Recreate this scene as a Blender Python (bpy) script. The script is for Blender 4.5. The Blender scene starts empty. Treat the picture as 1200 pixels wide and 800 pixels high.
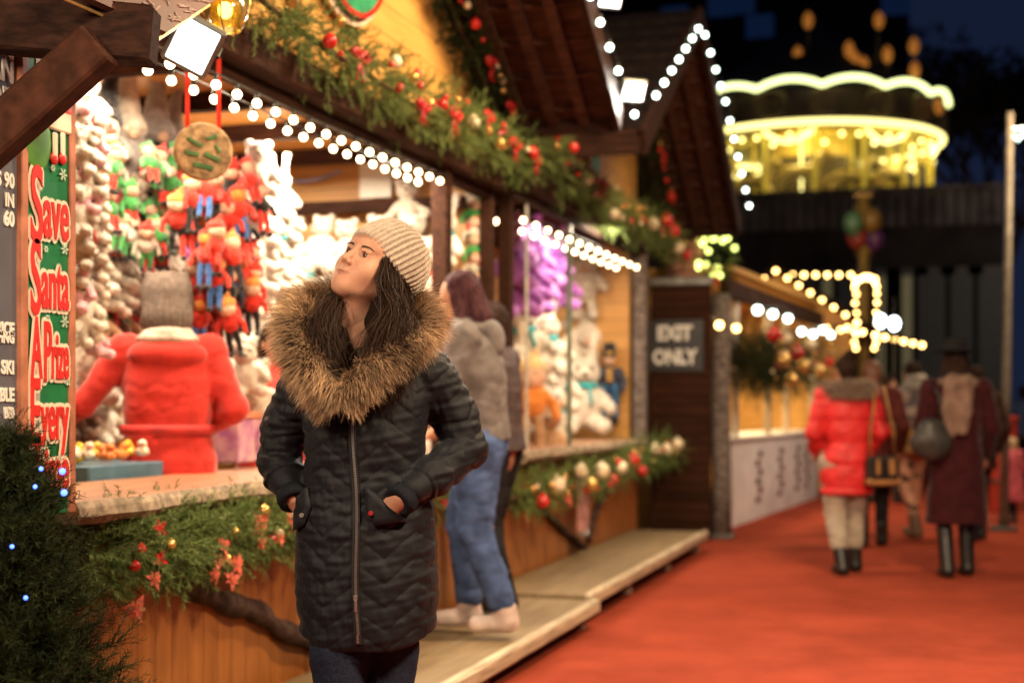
import bpy, math, random
import numpy as np
from mathutils import Vector, Matrix, Quaternion

random.seed(7)
rng = np.random.default_rng(7)
sc = bpy.context.scene
COL = sc.collection
PI = math.pi

# ---------------------------------------------------------------- camera
TH = math.atan(495/1667.0)            # the street runs along +Y, the camera looks a little to its left
CAMH = 1.25
cam_d = bpy.data.cameras.new('camera')
cam = bpy.data.objects.new('camera', cam_d); COL.objects.link(cam); sc.camera = cam
cam.location = (0, 0, CAMH)
cam.rotation_euler = (PI/2, 0, TH)
cam_d.sensor_width = 36; cam_d.lens = 50.0
cam_d.shift_y = 76/1200.0
cam_d.clip_start = 0.05; cam_d.clip_end = 600
cam_d.dof.use_dof = True
cam_d.dof.focus_distance = 3.60
cam_d.dof.aperture_fstop = 2.0
cam_d.dof.aperture_blades = 0

# ---------------------------------------------------------------- world: late dusk
w = bpy.data.worlds.new('World'); sc.world = w; w.use_nodes = True
nt = w.node_tree; nt.nodes.clear()
sky = nt.nodes.new('ShaderNodeTexSky'); sky.sky_type = 'NISHITA'; sky.sun_disc = False
sky.sun_elevation = math.radians(-3.5); sky.sun_rotation = math.radians(200)
# the sun has set: the Nishita sky is nearly spent, a deep blue dusk gradient is added to it
bg0 = nt.nodes.new('ShaderNodeBackground'); bg0.inputs['Strength'].default_value = 0.01
tc = nt.nodes.new('ShaderNodeTexCoord'); sx = nt.nodes.new('ShaderNodeSeparateXYZ'); cr = nt.nodes.new('ShaderNodeValToRGB')
cr.color_ramp.elements[0].position = 0.0; cr.color_ramp.elements[0].color = (.010, .016, .040, 1)
cr.color_ramp.elements[1].position = .7; cr.color_ramp.elements[1].color = (.002, .007, .030, 1)
nt.links.new(tc.outputs['Generated'], sx.inputs[0]); nt.links.new(sx.outputs['Z'], cr.inputs[0])
bg = nt.nodes.new('ShaderNodeBackground'); bg.inputs['Strength'].default_value = .75
nt.links.new(cr.outputs[0], bg.inputs[0]); ads = nt.nodes.new('ShaderNodeAddShader')
out = nt.nodes.new('ShaderNodeOutputWorld')
nt.links.new(sky.outputs[0], bg0.inputs[0]); nt.links.new(bg0.outputs[0], ads.inputs[0]); nt.links.new(bg.outputs[0], ads.inputs[1]); nt.links.new(ads.outputs[0], out.inputs[0])

vs = sc.view_settings
sc.display_settings.display_device = 'sRGB'
vs.view_transform = 'Standard'; vs.look = 'None'; vs.gamma = 1; vs.exposure = 0.14
vs.use_curve_mapping = False
sc.render.engine = 'CYCLES'
sc.cycles.use_denoising = True
sc.cycles.max_bounces = 6; sc.cycles.diffuse_bounces = 3; sc.cycles.glossy_bounces = 2
sc.cycles.transparent_max_bounces = 6; sc.cycles.transmission_bounces = 3
sc.cycles.sample_clamp_indirect = 4.0
sc.cycles.use_light_tree = True

def add_lamp(name, kind, loc, power, color=(1, .8, .55), size=.1, size_y=None, target=None, spot=None, blend=.6, parent=None):
    d = bpy.data.lights.new(name, kind); d.energy = power; d.color = color
    if kind == 'AREA':
        d.size = size
        if size_y: d.shape = 'RECTANGLE'; d.size_y = size_y
    else:
        d.shadow_soft_size = size
    if kind == 'SPOT':
        d.spot_size = spot or 1.5; d.spot_blend = blend
    o = bpy.data.objects.new(name, d); COL.objects.link(o); o.location = loc
    if target is not None:
        v = Vector(target) - Vector(loc)
        o.rotation_euler = v.to_track_quat('-Z', 'Y').to_euler()
    return o

# ---------------------------------------------------------------- pixel -> place (in the 1200 px photograph)
F = 1667.0
cT, sT = math.cos(TH), math.sin(TH)
def ray(px, py):
    u = (px-600)/F; v = (476-py)/F
    return Vector((cT*u - sT, sT*u + cT, v))
def P(px, py, X=None, Y=None, Z=None, d=None):
    r = ray(px, py)
    if X is not None: t = X/r.x
    elif Y is not None: t = Y/r.y
    elif Z is not None: t = (Z-CAMH)/r.z
    else: t = d
    return Vector((0, 0, CAMH)) + r*t

# ---------------------------------------------------------------- materials
MATS = {}
def srgb(r, g, b):
    f = lambda c: (c/255/12.92) if c/255 <= .04045 else ((c/255+.055)/1.055)**2.4
    return (f(r), f(g), f(b))
def mat(name, col, rough=.6, var=.25, scale=12, bump=.0, bscale=60, metal=0, emit=None, estr=0, sheen=0, sss=0, stretch=None,
        col2=None, spec=.5, coat=0, attr=None, kind='noise', lo=.35, hi=.65, trans=0):
    if name in MATS: return MATS[name]
    m = bpy.data.materials.new(name); m.use_nodes = True; MATS[name] = m
    n = m.node_tree.nodes; l = m.node_tree.links; b = n['Principled BSDF']
    b.inputs['Roughness'].default_value = rough; b.inputs['Metallic'].default_value = metal
    b.inputs['Specular IOR Level'].default_value = min(spec, .15) if rough >= .75 else spec
    if coat: b.inputs['Coat Weight'].default_value = coat; b.inputs['Coat Roughness'].default_value = .25
    if sheen: b.inputs['Sheen Weight'].default_value = sheen; b.inputs['Sheen Roughness'].default_value = .4
    if sss: b.inputs['Subsurface Weight'].default_value = sss; b.inputs['Subsurface Radius'].default_value = (.012, .004, .002); b.inputs['Subsurface Scale'].default_value = 1
    if trans: b.inputs['Transmission Weight'].default_value = trans
    tc = n.new('ShaderNodeTexCoord'); mp = n.new('ShaderNodeMapping'); l.new(tc.outputs['Object'], mp.inputs[0])
    if stretch: mp.inputs['Scale'].default_value = stretch
    if attr:
        a = n.new('ShaderNodeVertexColor'); a.layer_name = attr
        l.new(a.outputs['Color'], b.inputs['Base Color'])
    else:
        nz = n.new('ShaderNodeTexNoise'); nz.inputs['Scale'].default_value = scale; nz.inputs['Detail'].default_value = 5
        l.new(mp.outputs[0], nz.inputs['Vector'])
        cr = n.new('ShaderNodeValToRGB'); cr.color_ramp.elements[0].position = lo; cr.color_ramp.elements[1].position = hi
        c2 = col2 if col2 else tuple(min(1, c*(1+var)) for c in col)
        c1 = col if col2 else tuple(c*(1-var) for c in col)
        cr.color_ramp.elements[0].color = (*c1, 1); cr.color_ramp.elements[1].color = (*c2, 1)
        l.new(nz.outputs['Fac'], cr.inputs[0]); l.new(cr.outputs[0], b.inputs['Base Color'])
    if bump:
        nb = n.new('ShaderNodeTexNoise'); nb.inputs['Scale'].default_value = bscale; nb.inputs['Detail'].default_value = 4
        l.new(mp.outputs[0], nb.inputs['Vector'])
        bp = n.new('ShaderNodeBump'); bp.inputs['Strength'].default_value = bump; bp.inputs['Distance'].default_value = .01
        l.new(nb.outputs['Fac'], bp.inputs['Height']); l.new(bp.outputs[0], b.inputs['Normal'])
    if emit:
        b.inputs['Emission Color'].default_value = (*emit, 1); b.inputs['Emission Strength'].default_value = estr
    return m

def plank_mat(name, c1, c2, width=.12, axis='Y', gap=.05, rough=.45, grain=(1, 1, 1), coat=0, dark=.25, spec=.4):
    """wood boards laid side by side along one axis, with a groove between boards and a tone per board"""
    m = bpy.data.materials.new(name); m.use_nodes = True; MATS[name] = m
    n = m.node_tree.nodes; l = m.node_tree.links; b = n['Principled BSDF']; b.inputs['Roughness'].default_value = rough; b.inputs['Specular IOR Level'].default_value = spec
    if coat: b.inputs['Coat Weight'].default_value = coat; b.inputs['Coat Roughness'].default_value = .3
    tc = n.new('ShaderNodeTexCoord'); sp = n.new('ShaderNodeSeparateXYZ'); l.new(tc.outputs['Object'], sp.inputs[0])
    dv = n.new('ShaderNodeMath'); dv.operation = 'DIVIDE'; dv.inputs[1].default_value = width; l.new(sp.outputs[axis], dv.inputs[0])
    fl = n.new('ShaderNodeMath'); fl.operation = 'FLOOR'; l.new(dv.outputs[0], fl.inputs[0])
    fr = n.new('ShaderNodeMath'); fr.operation = 'FRACT'; l.new(dv.outputs[0], fr.inputs[0])
    wn = n.new('ShaderNodeTexWhiteNoise'); wn.noise_dimensions = '1D'; l.new(fl.outputs[0], wn.inputs['W'])
    mp = n.new('ShaderNodeMapping'); mp.inputs['Scale'].default_value = grain; l.new(tc.outputs['Object'], mp.inputs[0])
    av = n.new('ShaderNodeVectorMath'); av.operation = 'ADD'; l.new(mp.outputs[0], av.inputs[0])
    cb = n.new('ShaderNodeVectorMath'); cb.operation = 'SCALE'; cb.inputs[0].default_value = (7, 3, 5); l.new(wn.outputs['Value'], cb.inputs['Scale']); l.new(cb.outputs[0], av.inputs[1])
    nz = n.new('ShaderNodeTexNoise'); nz.inputs['Scale'].default_value = 6; nz.inputs['Detail'].default_value = 6; nz.inputs['Distortion'].default_value = .6
    l.new(av.outputs[0], nz.inputs['Vector'])
    mx = n.new('ShaderNodeMix'); mx.data_type = 'RGBA'; mx.inputs[6].default_value = (*c1, 1); mx.inputs[7].default_value = (*c2, 1)
    ad = n.new('ShaderNodeMath'); ad.operation = 'MULTIPLY_ADD'; ad.inputs[1].default_value = .5; l.new(wn.outputs['Value'], ad.inputs[0])
    sb = n.new('ShaderNodeMapRange'); sb.inputs[1].default_value = .35; sb.inputs[2].default_value = .65; sb.inputs[4].default_value = .6
    l.new(nz.outputs['Fac'], sb.inputs[0]); l.new(sb.outputs[0], ad.inputs[2]); l.new(ad.outputs[0], mx.inputs[0])
    gp = n.new('ShaderNodeMath'); gp.operation = 'LESS_THAN'; gp.inputs[1].default_value = gap; l.new(fr.outputs[0], gp.inputs[0])
    m2 = n.new('ShaderNodeMix'); m2.data_type = 'RGBA'; l.new(gp.outputs[0], m2.inputs[0]); l.new(mx.outputs[2], m2.inputs[6])
    m2.inputs[7].default_value = (*(c*dark for c in c1), 1)
    l.new(m2.outputs[2], b.inputs['Base Color'])
    bp = n.new('ShaderNodeBump'); bp.inputs['Strength'].default_value = .35; bp.inputs['Distance'].default_value = .004
    l.new(nz.outputs['Fac'], bp.inputs['Height']); l.new(bp.outputs[0], b.inputs['Normal'])
    return m

# ---------------------------------------------------------------- objects and meshes
def tag(o, label=None, cat=None, group=None, kind=None):
    if label: o['label'] = label
    if cat: o['category'] = cat
    if group: o['group'] = group
    if kind: o['kind'] = kind
    return o
def thing(name, label, cat, loc=(0, 0, 0), rz=0, group=None):
    o = bpy.data.objects.new(name, None); COL.objects.link(o); o.location = loc; o.rotation_euler = (0, 0, rz)
    o.empty_display_size = .1
    return tag(o, label, cat, group)
def mesh_np(name, V, Fc, m=None, parent=None, smooth=True, mats=None, midx=None):
    """Fc: (n,3) or (n,4) array, or a list of such arrays"""
    V = np.asarray(V, dtype=np.float32)
    arrs = Fc if isinstance(Fc, list) else [Fc]
    arrs = [np.asarray(a, dtype=np.int32) for a in arrs if len(a)]
    me = bpy.data.meshes.new(name)
    me.vertices.add(len(V)); me.vertices.foreach_set('co', V.ravel())
    tot = np.concatenate([np.full(len(a), a.shape[1], np.int32) for a in arrs])
    loops = np.concatenate([a.ravel() for a in arrs])
    me.loops.add(len(loops)); me.loops.foreach_set('vertex_index', loops)
    me.polygons.add(len(tot)); st = np.concatenate([[0], np.cumsum(tot)[:-1]]).astype(np.int32)
    me.polygons.foreach_set('loop_start', st); me.polygons.foreach_set('loop_total', tot)
    if midx is not None: me.polygons.foreach_set('material_index', np.asarray(midx, np.int32))
    me.polygons.foreach_set('use_smooth', np.full(len(tot), smooth))
    me.update(calc_edges=True); me.validate()
    o = bpy.data.objects.new(name, me); COL.objects.link(o)
    for k in (mats or ([m] if m else [])): me.materials.append(k)
    if parent is not None: o.parent = parent
    return o
def set_color(o, cols, name='Col'):
    a = o.data.color_attributes.new(name, 'FLOAT_COLOR', 'POINT')
    c = np.ones((len(o.data.vertices), 4), np.float32); c[:, :3] = cols
    a.data.foreach_set('color', c.ravel())
def copy_tree(o, parent=None):
    c = o.copy(); COL.objects.link(c); c.parent = parent
    for ch in o.children: copy_tree(ch, c)
    return c

class MB:
    """collects solids, links them as one mesh"""
    def __init__(s): s.v = []; s.f = []; s.mi = []; s.cur = 0
    def add(s, vs, fs):
        b = len(s.v); s.v += [tuple(v) for v in vs]; s.f += [tuple(i+b for i in f) for f in fs]; s.mi += [s.cur]*len(fs); return s
    def box(s, c, d, rot=None, bev=0):
        x, y, z = (k/2 for k in d); M = rot if rot else Matrix.Identity(3)
        if bev <= 0:
            vs = [(a*x, b*y, e*z) for a in (-1, 1) for b in (-1, 1) for e in (-1, 1)]
            fs = [(0, 1, 3, 2), (4, 6, 7, 5), (0, 4, 5, 1), (2, 3, 7, 6), (0, 2, 6, 4), (1, 5, 7, 3)]
        else:
            e = min(bev, x*.9, y*.9, z*.9); vs = []; idx = {}
            for a in (-1, 1):
                for b in (-1, 1):
                    for g in (-1, 1):
                        for k, q in enumerate(((a*x, b*(y-e), g*(z-e)), (a*(x-e), b*y, g*(z-e)), (a*(x-e), b*(y-e), g*z))):
                            idx[(a, b, g, k)] = len(vs); vs.append(q)
            I = idx; fs = []
            S = (-1, 1)
            for a in S: fs.append([I[(a, -1, -1, 0)], I[(a, 1, -1, 0)], I[(a, 1, 1, 0)], I[(a, -1, 1, 0)]][::a])
            for b in S: fs.append([I[(-1, b, -1, 1)], I[(1, b, -1, 1)], I[(1, b, 1, 1)], I[(-1, b, 1, 1)]][::-b])
            for g in S: fs.append([I[(-1, -1, g, 2)], I[(1, -1, g, 2)], I[(1, 1, g, 2)], I[(-1, 1, g, 2)]][::g])
            for a in S:
                for b in S: fs.append([I[(a, b, -1, 0)], I[(a, b, -1, 1)], I[(a, b, 1, 1)], I[(a, b, 1, 0)]][::a*b])
                for g in S: fs.append([I[(a, -1, g, 0)], I[(a, 1, g, 0)], I[(a, 1, g, 2)], I[(a, -1, g, 2)]][::a*g])
            for b in S:
                for g in S: fs.append([I[(-1, b, g, 1)], I[(1, b, g, 1)], I[(1, b, g, 2)], I[(-1, b, g, 2)]][::-b*g])
            for a in S:
                for b in S:
                    for g in S: fs.append([I[(a, b, g, 0)], I[(a, b, g, 1)], I[(a, b, g, 2)]][::a*b*g])
        return s.add([tuple(Vector(c) + M @ Vector(v)) for v in vs], fs)
    def bar(s, a, b, w, h, up=(0, 0, 1), bev=0):
        a = Vector(a); b = Vector(b); y = (b-a); L = y.length; y.normalize()
        x = y.cross(Vector(up)); x.normalize(); z = x.cross(y)
        M = Matrix((x, y, z)).transposed()
        return s.box((a+b)/2, (w, L, h), M, bev)
    def tube(s, pts, r, n=10, cap=True):
        pts = [Vector(p) for p in pts]; rs = r if hasattr(r, '__len__') else [r]*len(pts)
        vs = []; up = Vector((0.13, .31, .94))
        t0 = (pts[1]-pts[0]).normalized(); x = t0.cross(up); 
        if x.length < .1: x = t0.cross(Vector((1, 0, 0)))
        x.normalize()
        for i, p in enumerate(pts):
            t = (pts[min(i+1, len(pts)-1)]-pts[max(i-1, 0)]).normalized()
            x = (x - t*x.dot(t)); x.normalize(); y = t.cross(x)
            for k in range(n):
                a = 2*PI*k/n; vs.append(p + (x*math.cos(a)+y*math.sin(a))*rs[i])
        fs = [(i*n+k, i*n+(k+1) % n, (i+1)*n+(k+1) % n, (i+1)*n+k) for i in range(len(pts)-1) for k in range(n)]
        if cap: fs += [tuple(range(n))[::-1], tuple((len(pts)-1)*n+k for k in range(n))]
        return s.add(vs, fs)
    def lathe(s, prof, c=(0, 0, 0), n=20, M=None, a0=0, a1=2*PI):
        full = abs(a1-a0-2*PI) < 1e-6; m = n if full else n+1; vs = []
        for r, z in prof:
            for k in range(m):
                a = a0+(a1-a0)*k/n; v = Vector((r*math.cos(a), r*math.sin(a), z))
                vs.append(Vector(c) + (M @ v if M else v))
        fs = []
        for i in range(len(prof)-1):
            for k in range(n if full else m-1):
                fs.append((i*m+k, i*m+(k+1) % m, (i+1)*m+(k+1) % m, (i+1)*m+k))
        return s.add(vs, fs)
    def ball(s, c, r, n=12, sc_=(1, 1, 1), M=None):
        k = max(4, n//2)
        prof = [(r*math.sin(PI*i/k)+1e-5, -r*math.cos(PI*i/k)) for i in range(k+1)]
        base = len(s.v); s.lathe(prof, (0, 0, 0), n)
        for i in range(base, len(s.v)):
            v = Vector((s.v[i][0]*sc_[0], s.v[i][1]*sc_[1], s.v[i][2]*sc_[2]))
            s.v[i] = tuple(Vector(c) + (M @ v if M else v))
        return s
    def prism(s, poly, c, t, ax=(1, 0, 0), ay=(0, 0, 1)):
        """a flat outline (list of 2d points in axes ax, ay) given a thickness t"""
        ax = Vector(ax); ay = Vector(ay); nz = ax.cross(ay).normalized(); c = Vector(c); n = len(poly)
        vs = [c+ax*p[0]+ay*p[1]-nz*t/2 for p in poly] + [c+ax*p[0]+ay*p[1]+nz*t/2 for p in poly]
        fs = [tuple(range(n))[::-1], tuple(range(n, 2*n))] + [(i, (i+1) % n, (i+1) % n+n, i+n) for i in range(n)]
        return s.add(vs, fs)
    def build(s, name, m, parent=None, smooth=False, mats=None):
        me = bpy.data.meshes.new(name); me.from_pydata(s.v, [], s.f)
        for k in (mats or [m]): me.materials.append(k)
        me.polygons.foreach_set('material_index', s.mi)
        me.polygons.foreach_set('use_smooth', [smooth]*len(s.f))
        me.update()
        o = bpy.data.objects.new(name, me); COL.objects.link(o)
        if parent is not None: o.parent = parent
        return o

# ---------------------------------------------------------------- soft shapes: distance fields turned into one surface
class G:
    def __init__(s, lo, hi, h):
        s.ax = [np.arange(lo[i], hi[i]+h, h, dtype=np.float32) for i in range(3)]
        s.h = h; s.lo = np.array(lo, np.float32)
        s.x = s.ax[0][:, None, None]; s.y = s.ax[1][None, :, None]; s.z = s.ax[2][None, None, :]
        s.d = np.full((len(s.ax[0]), len(s.ax[1]), len(s.ax[2])), 9.0, np.float32)
    def sub(s, lo, hi):
        sl = []
        for i in range(3):
            a = int(np.searchsorted(s.ax[i], lo[i])); b = int(np.searchsorted(s.ax[i], hi[i]))
            sl.append(slice(max(0, a-1), min(len(s.ax[i]), b+1)))
        return tuple(sl)
    def _mix(s, sl, d, k, mode):
        o = s.d[sl]
        if mode == 'cut': d = -d
        if k > 0:
            if mode == 'add':
                h = np.clip(.5+.5*(d-o)/k, 0, 1); r = d*(1-h)+o*h-k*h*(1-h)
            else:
                h = np.clip(.5-.5*(d-o)/k, 0, 1); r = d*(1-h)+o*h+k*h*(1-h)
        else:
            r = np.minimum(o, d) if mode == 'add' else np.maximum(o, d)
        s.d[sl] = r
    def _grid(s, sl): return s.x[sl[0]], s.y[:, sl[1]], s.z[:, :, sl[2]]
    def ell(s, c, r, k=.02, mode='add', M=None):
        if not hasattr(r, '__len__'): r = (r, r, r)
        R = max(r)+k*1.5+s.h*3; sl = s.sub([c[i]-R for i in range(3)], [c[i]+R for i in range(3)])
        x, y, z = s._grid(sl); x = x-c[0]; y = y-c[1]; z = z-c[2]
        if M is not None:
            Mi = M.transposed(); x, y, z = (Mi[i][0]*x+Mi[i][1]*y+Mi[i][2]*z for i in range(3))
        k0 = np.sqrt((x/r[0])**2+(y/r[1])**2+(z/r[2])**2)+1e-6
        k1 = np.sqrt((x/r[0]**2)**2+(y/r[1]**2)**2+(z/r[2]**2)**2)+1e-6
        s._mix(sl, k0*(k0-1)/k1, k, mode); return s
    def cone(s, a, b, ra, rb=None, k=.02, flat=None, mode='add'):
        rb = ra if rb is None else rb; R = max(ra, rb)+k*1.5+s.h*3
        sl = s.sub([min(a[i], b[i])-R for i in range(3)], [max(a[i], b[i])+R for i in range(3)])
        x, y, z = s._grid(sl); ba = [b[i]-a[i] for i in range(3)]; L = sum(q*q for q in ba)+1e-9
        x = x-a[0]; y = y-a[1]; z = z-a[2]
        t = np.clip((x*ba[0]+y*ba[1]+z*ba[2])/L, 0, 1)
        dx = x-t*ba[0]; dy = y-t*ba[1]; dz = z-t*ba[2]; q = dx*dx+dy*dy+dz*dz
        if flat:
            (fx, fy, fz), ff = flat; cmpn = dx*fx+dy*fy+dz*fz; q = q-cmpn**2+(cmpn*ff)**2
        s._mix(sl, np.sqrt(q)-(ra+(rb-ra)*t), k, mode); return s
    def chain(s, pts, rs, k=.02, flat=None):
        for i in range(len(pts)-1): s.cone(pts[i], pts[i+1], rs[i], rs[i+1], k, flat)
        return s
    def loft(s, rows, k=.02, top=0, p=2.0, bottom_fn=None):
        """rows: (z, half width, half depth, centre x, centre y) from the bottom up"""
        rows = np.array(rows, np.float32); z = s.ax[2]
        zi = np.clip(z, rows[0, 0], rows[-1, 0])
        # smooth interpolation
        f = [np.interp(zi, rows[:, 0], rows[:, j]) for j in range(1, 5)]
        ker = np.ones(max(1, int(.03/s.h))); 
        f = [np.convolve(np.pad(q, (len(ker)//2, len(ker)-1-len(ker)//2), mode='edge'), ker/len(ker), 'valid') for q in f]
        a, b, cx, cy = (q[None, None, :].astype(np.float32) for q in f)
        rr = ((np.abs(s.x-cx)/a)**p+(np.abs(s.y-cy)/b)**p)**(1/p)
        d = (rr-1)*np.minimum(a, b)
        zb = rows[0, 0] if bottom_fn is None else bottom_fn(s.x, s.y)
        d = np.maximum(d, np.maximum(zb-s.z, s.z-rows[-1, 0]))
        s._mix((slice(None),)*3, d.astype(np.float32), k, 'add'); return s
    def net(s):
        d = s.d; ins = d < 0
        c = [ins[i:ins.shape[0]-1+i, j:ins.shape[1]-1+j, k:ins.shape[2]-1+k] for i in (0, 1) for j in (0, 1) for k in (0, 1)]
        allc = c[0].copy(); anyc = c[0].copy()
        for q in c[1:]: allc &= q; anyc |= q
        act = anyc & ~allc
        idx = np.argwhere(act); n = len(idx)
        ids = np.full(act.shape, -1, np.int32); ids[act] = np.arange(n)
        acc = np.zeros((n, 3), np.float64); cnt = np.zeros(n)
        cor = [(i, j, k) for i in (0, 1) for j in (0, 1) for k in (0, 1)]
        val = {q: d[idx[:, 0]+q[0], idx[:, 1]+q[1], idx[:, 2]+q[2]] for q in cor}
        for q in cor:
            for ax in range(3):
                if q[ax] == 0:
                    p = list(q); p[ax] = 1; p = tuple(p)
                    a, b = val[q], val[p]; m = (a < 0) != (b < 0)
                    t = np.where(m, a/np.where(m, a-b, 1), 0)
                    pos = np.repeat(np.array(q, float)[None], n, 0); pos[:, ax] = t
                    acc[m] += pos[m]; cnt[m] += 1
        V = (idx + acc/cnt[:, None])*s.h + s.lo
        faces = []
        for ax in range(3):
            o = [a for a in range(3) if a != ax]
            sl0 = [slice(None)]*3; sl1 = [slice(None)]*3
            sl0[ax] = slice(0, -1); sl1[ax] = slice(1, None)
            a = ins[tuple(sl0)]; b = ins[tuple(sl1)]
            e = np.argwhere(a != b)
            ok = (e[:, o[0]] > 0) & (e[:, o[1]] > 0) & (e[:, o[0]] < ids.shape[o[0]]) & (e[:, o[1]] < ids.shape[o[1]]) & (e[:, ax] < ids.shape[ax])
            e = e[ok]; up = a[tuple(e.T)]
            q = []
            for du, dv in ((1, 1), (0, 1), (0, 0), (1, 0)):
                k = e.copy(); k[:, o[0]] -= du; k[:, o[1]] -= dv; q.append(ids[tuple(k.T)])
            q = np.stack(q, 1); flip = up if ax != 1 else ~up
            q[~flip] = q[~flip][:, ::-1]
            faces.append(q)
        return V.astype(np.float32), np.concatenate(faces)
def vnormals(V, Fc):
    if Fc.shape[1] == 4: fn = np.cross(V[Fc[:, 2]]-V[Fc[:, 0]], V[Fc[:, 3]]-V[Fc[:, 1]])
    else: fn = np.cross(V[Fc[:, 1]]-V[Fc[:, 0]], V[Fc[:, 2]]-V[Fc[:, 0]])
    N = np.zeros_like(V)
    for j in range(Fc.shape[1]):
        for c in range(3): N[:, c] += np.bincount(Fc[:, j], fn[:, c], len(V))
    return N/(np.linalg.norm(N, axis=1)[:, None]+1e-12)
def relax(V, Fc, it=2, lam=.5):
    for _ in range(it):
        A = np.zeros_like(V); n = np.zeros(len(V))
        for j in range(4):
            a = Fc[:, j]; b = Fc[:, (j+1) % 4]
            for c in range(3):
                A[:, c] += np.bincount(a, V[b, c], len(V)) + np.bincount(b, V[a, c], len(V))
            n += np.bincount(a, minlength=len(V))+np.bincount(b, minlength=len(V))
        V = V+(A/n[:, None]-V)*lam
    return V.astype(np.float32)
def noise3(p, seed=0, oct=3):
    """cheap smooth pseudo noise from sines"""
    r = np.random.default_rng(seed); out = 0; amp = 1
    for o in range(oct):
        for _ in range(3):
            k = r.normal(size=3)*(1.8**o); ph = r.uniform(0, 6.28)
            out = out+amp*np.sin(p@k+ph)
        amp *= .55
    return out/3

# ---------------------------------------------------------------- strands, needles
def ribbons(roots, dirs, length, width, bend, segs=4, side=None, gravity=0.0, seed=1):
    """tapered flat strands; returns vertices, quads, strand id, parameter along the strand"""
    r = np.random.default_rng(seed); n = len(roots)
    length = np.broadcast_to(length, (n,)); width = np.broadcast_to(width, (n,))
    if side is None: side = r.normal(size=(n, 3))
    side = np.cross(dirs, side); side /= np.linalg.norm(side, axis=1)[:, None]+1e-9
    pts = [roots]; d = dirs.copy(); p = roots.copy()
    for i in range(segs):
        d = d + bend*(1.0/segs); d[:, 2] -= gravity/segs; d /= np.linalg.norm(d, axis=1)[:, None]+1e-9
        p = p + d*(length/segs)[:, None]; pts.append(p)
    V = []; T = []
    for i, q in enumerate(pts):
        t = i/segs; wd = (width*(1-.85*t**1.5)/2)[:, None]
        V += [q-side*wd, q+side*wd]; T += [np.full(n, t)]*2
    V = np.stack(V, 1); T = np.stack(T, 1); m = 2*(segs+1)
    base = (np.arange(n)*m)[:, None]
    q = np.concatenate([base+np.array([[2*i, 2*i+1, 2*i+3, 2*i+2]]) for i in range(segs)], 0)
    sid = np.repeat(np.arange(n), m)
    return V.reshape(-1, 3), q, sid, T.reshape(-1)
def spline(pts, n):
    pts = np.array(pts, float); t = np.linspace(0, len(pts)-1, n); out = []
    for u in t:
        i = min(int(u), len(pts)-2); f = u-i
        p0 = pts[max(i-1, 0)]; p1 = pts[i]; p2 = pts[i+1]; p3 = pts[min(i+2, len(pts)-1)]
        out.append(.5*((2*p1)+(-p0+p2)*f+(2*p0-5*p1+4*p2-p3)*f*f+(-p0+3*p1-3*p2+p3)*f**3))
    return np.array(out)
# ================================================================ stall lamps, then unseen lamps added to brighten the scene
add_lamp('stall_lamp', 'AREA', (-3.35, 5.0, 2.62), 80, (1, .80, .56), .5, 1.6, target=(-3.5, 5.0, 0))
add_lamp('stall_lamp', 'AREA', (-3.35, 6.8, 2.62), 170, (1, .82, .60), .5, 1.6, target=(-3.5, 6.8, 0))
add_lamp('stall_lamp', 'AREA', (-3.35, 10.6, 2.66), 150, (1, .82, .60), .5, 3.0, target=(-3.5, 10.6, 0))
add_lamp('unseen_street_fill', 'AREA', (2.3, 2.4, 4.4), 350, (1, .75, .48), .7, target=(-2.0, 6.2, .4))  # added unseen lamp, brightens the carpet and the near stall front
add_lamp('unseen_street_fill', 'AREA', (.3, 6.6, 4.8), 330, (1, .72, .42), .5, target=(-2.5, 7.0, 3.1))  # added unseen lamp, lifts the gable boards and garlands
add_lamp('unseen_street_fill', 'AREA', (1.6, 14.5, 4.6), 110, (1, .72, .42), .6, target=(-1.4, 16.5, .3))  # added unseen lamp over the far carpet and walkers
add_lamp('unseen_band_fill', 'AREA', (3.0, 27, 5.0), 110, (1, .8, .6), .6, target=(7, 33, 6.5))  # no such lamp stands here; added to bring out the balustrade band
add_lamp('unseen_front_fill', 'AREA', (-1.9, 1.2, 2.5), 60, (1, .77, .53), .4, target=(-1, 3.6, 1.5))  # added out of frame as front light on the woman
add_lamp('unseen_kiosk_fill', 'AREA', (.2, 16.2, 3.4), 45, (1, .88, .72), .4, target=(-1.75, 17, .5))  # added without a fixture to brighten the white stall panel
# ================================================================ the woman in the foreground
SKIN = mat('skin', (.60, .32, .20), rough=.6, col2=(.50, .235, .15), scale=22, sss=.12, bump=.10, bscale=420, spec=.4)
LIPS = mat('lip_skin', (.40, .165, .115), rough=.6, var=.08, scale=40)
COATM = mat('quilted_nylon', (.009, .0095, .013), rough=.56, var=.35, scale=220, sheen=.05, spec=.27, bump=.25, bscale=900)
DENIM_DK = mat('dark_denim', (.018, .024, .045), rough=.8, var=.3, scale=150, bump=.3, bscale=400)
KNIT = mat('cream_knit_wool', (.50, .40, .31), rough=.9, var=.14, scale=90, bump=.5, bscale=250, sheen=.3)
FURM = mat('ruff_fur', (1, 1, 1), rough=.65, attr='Col', spec=.3)
HAIRM = mat('hair_strands', (1, 1, 1), rough=.6, attr='Col', spec=.25)
METAL = mat('silver_metal', (.75, .72, .66), rough=.38, metal=1, var=.05)
EYEW = mat('eye_white', (.50, .44, .38), rough=.15, var=.02)
IRIS = mat('brown_iris', (.05, .022, .01), rough=.1, var=.2)
PUP = mat('pupil', (.004, .004, .004), rough=.05, var=0)
BROWM = mat('brow_hair', (.05, .025, .015), rough=.7)
LEATHER = mat('black_leather', (.015, .013, .012), rough=.35, bump=.1)

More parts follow.
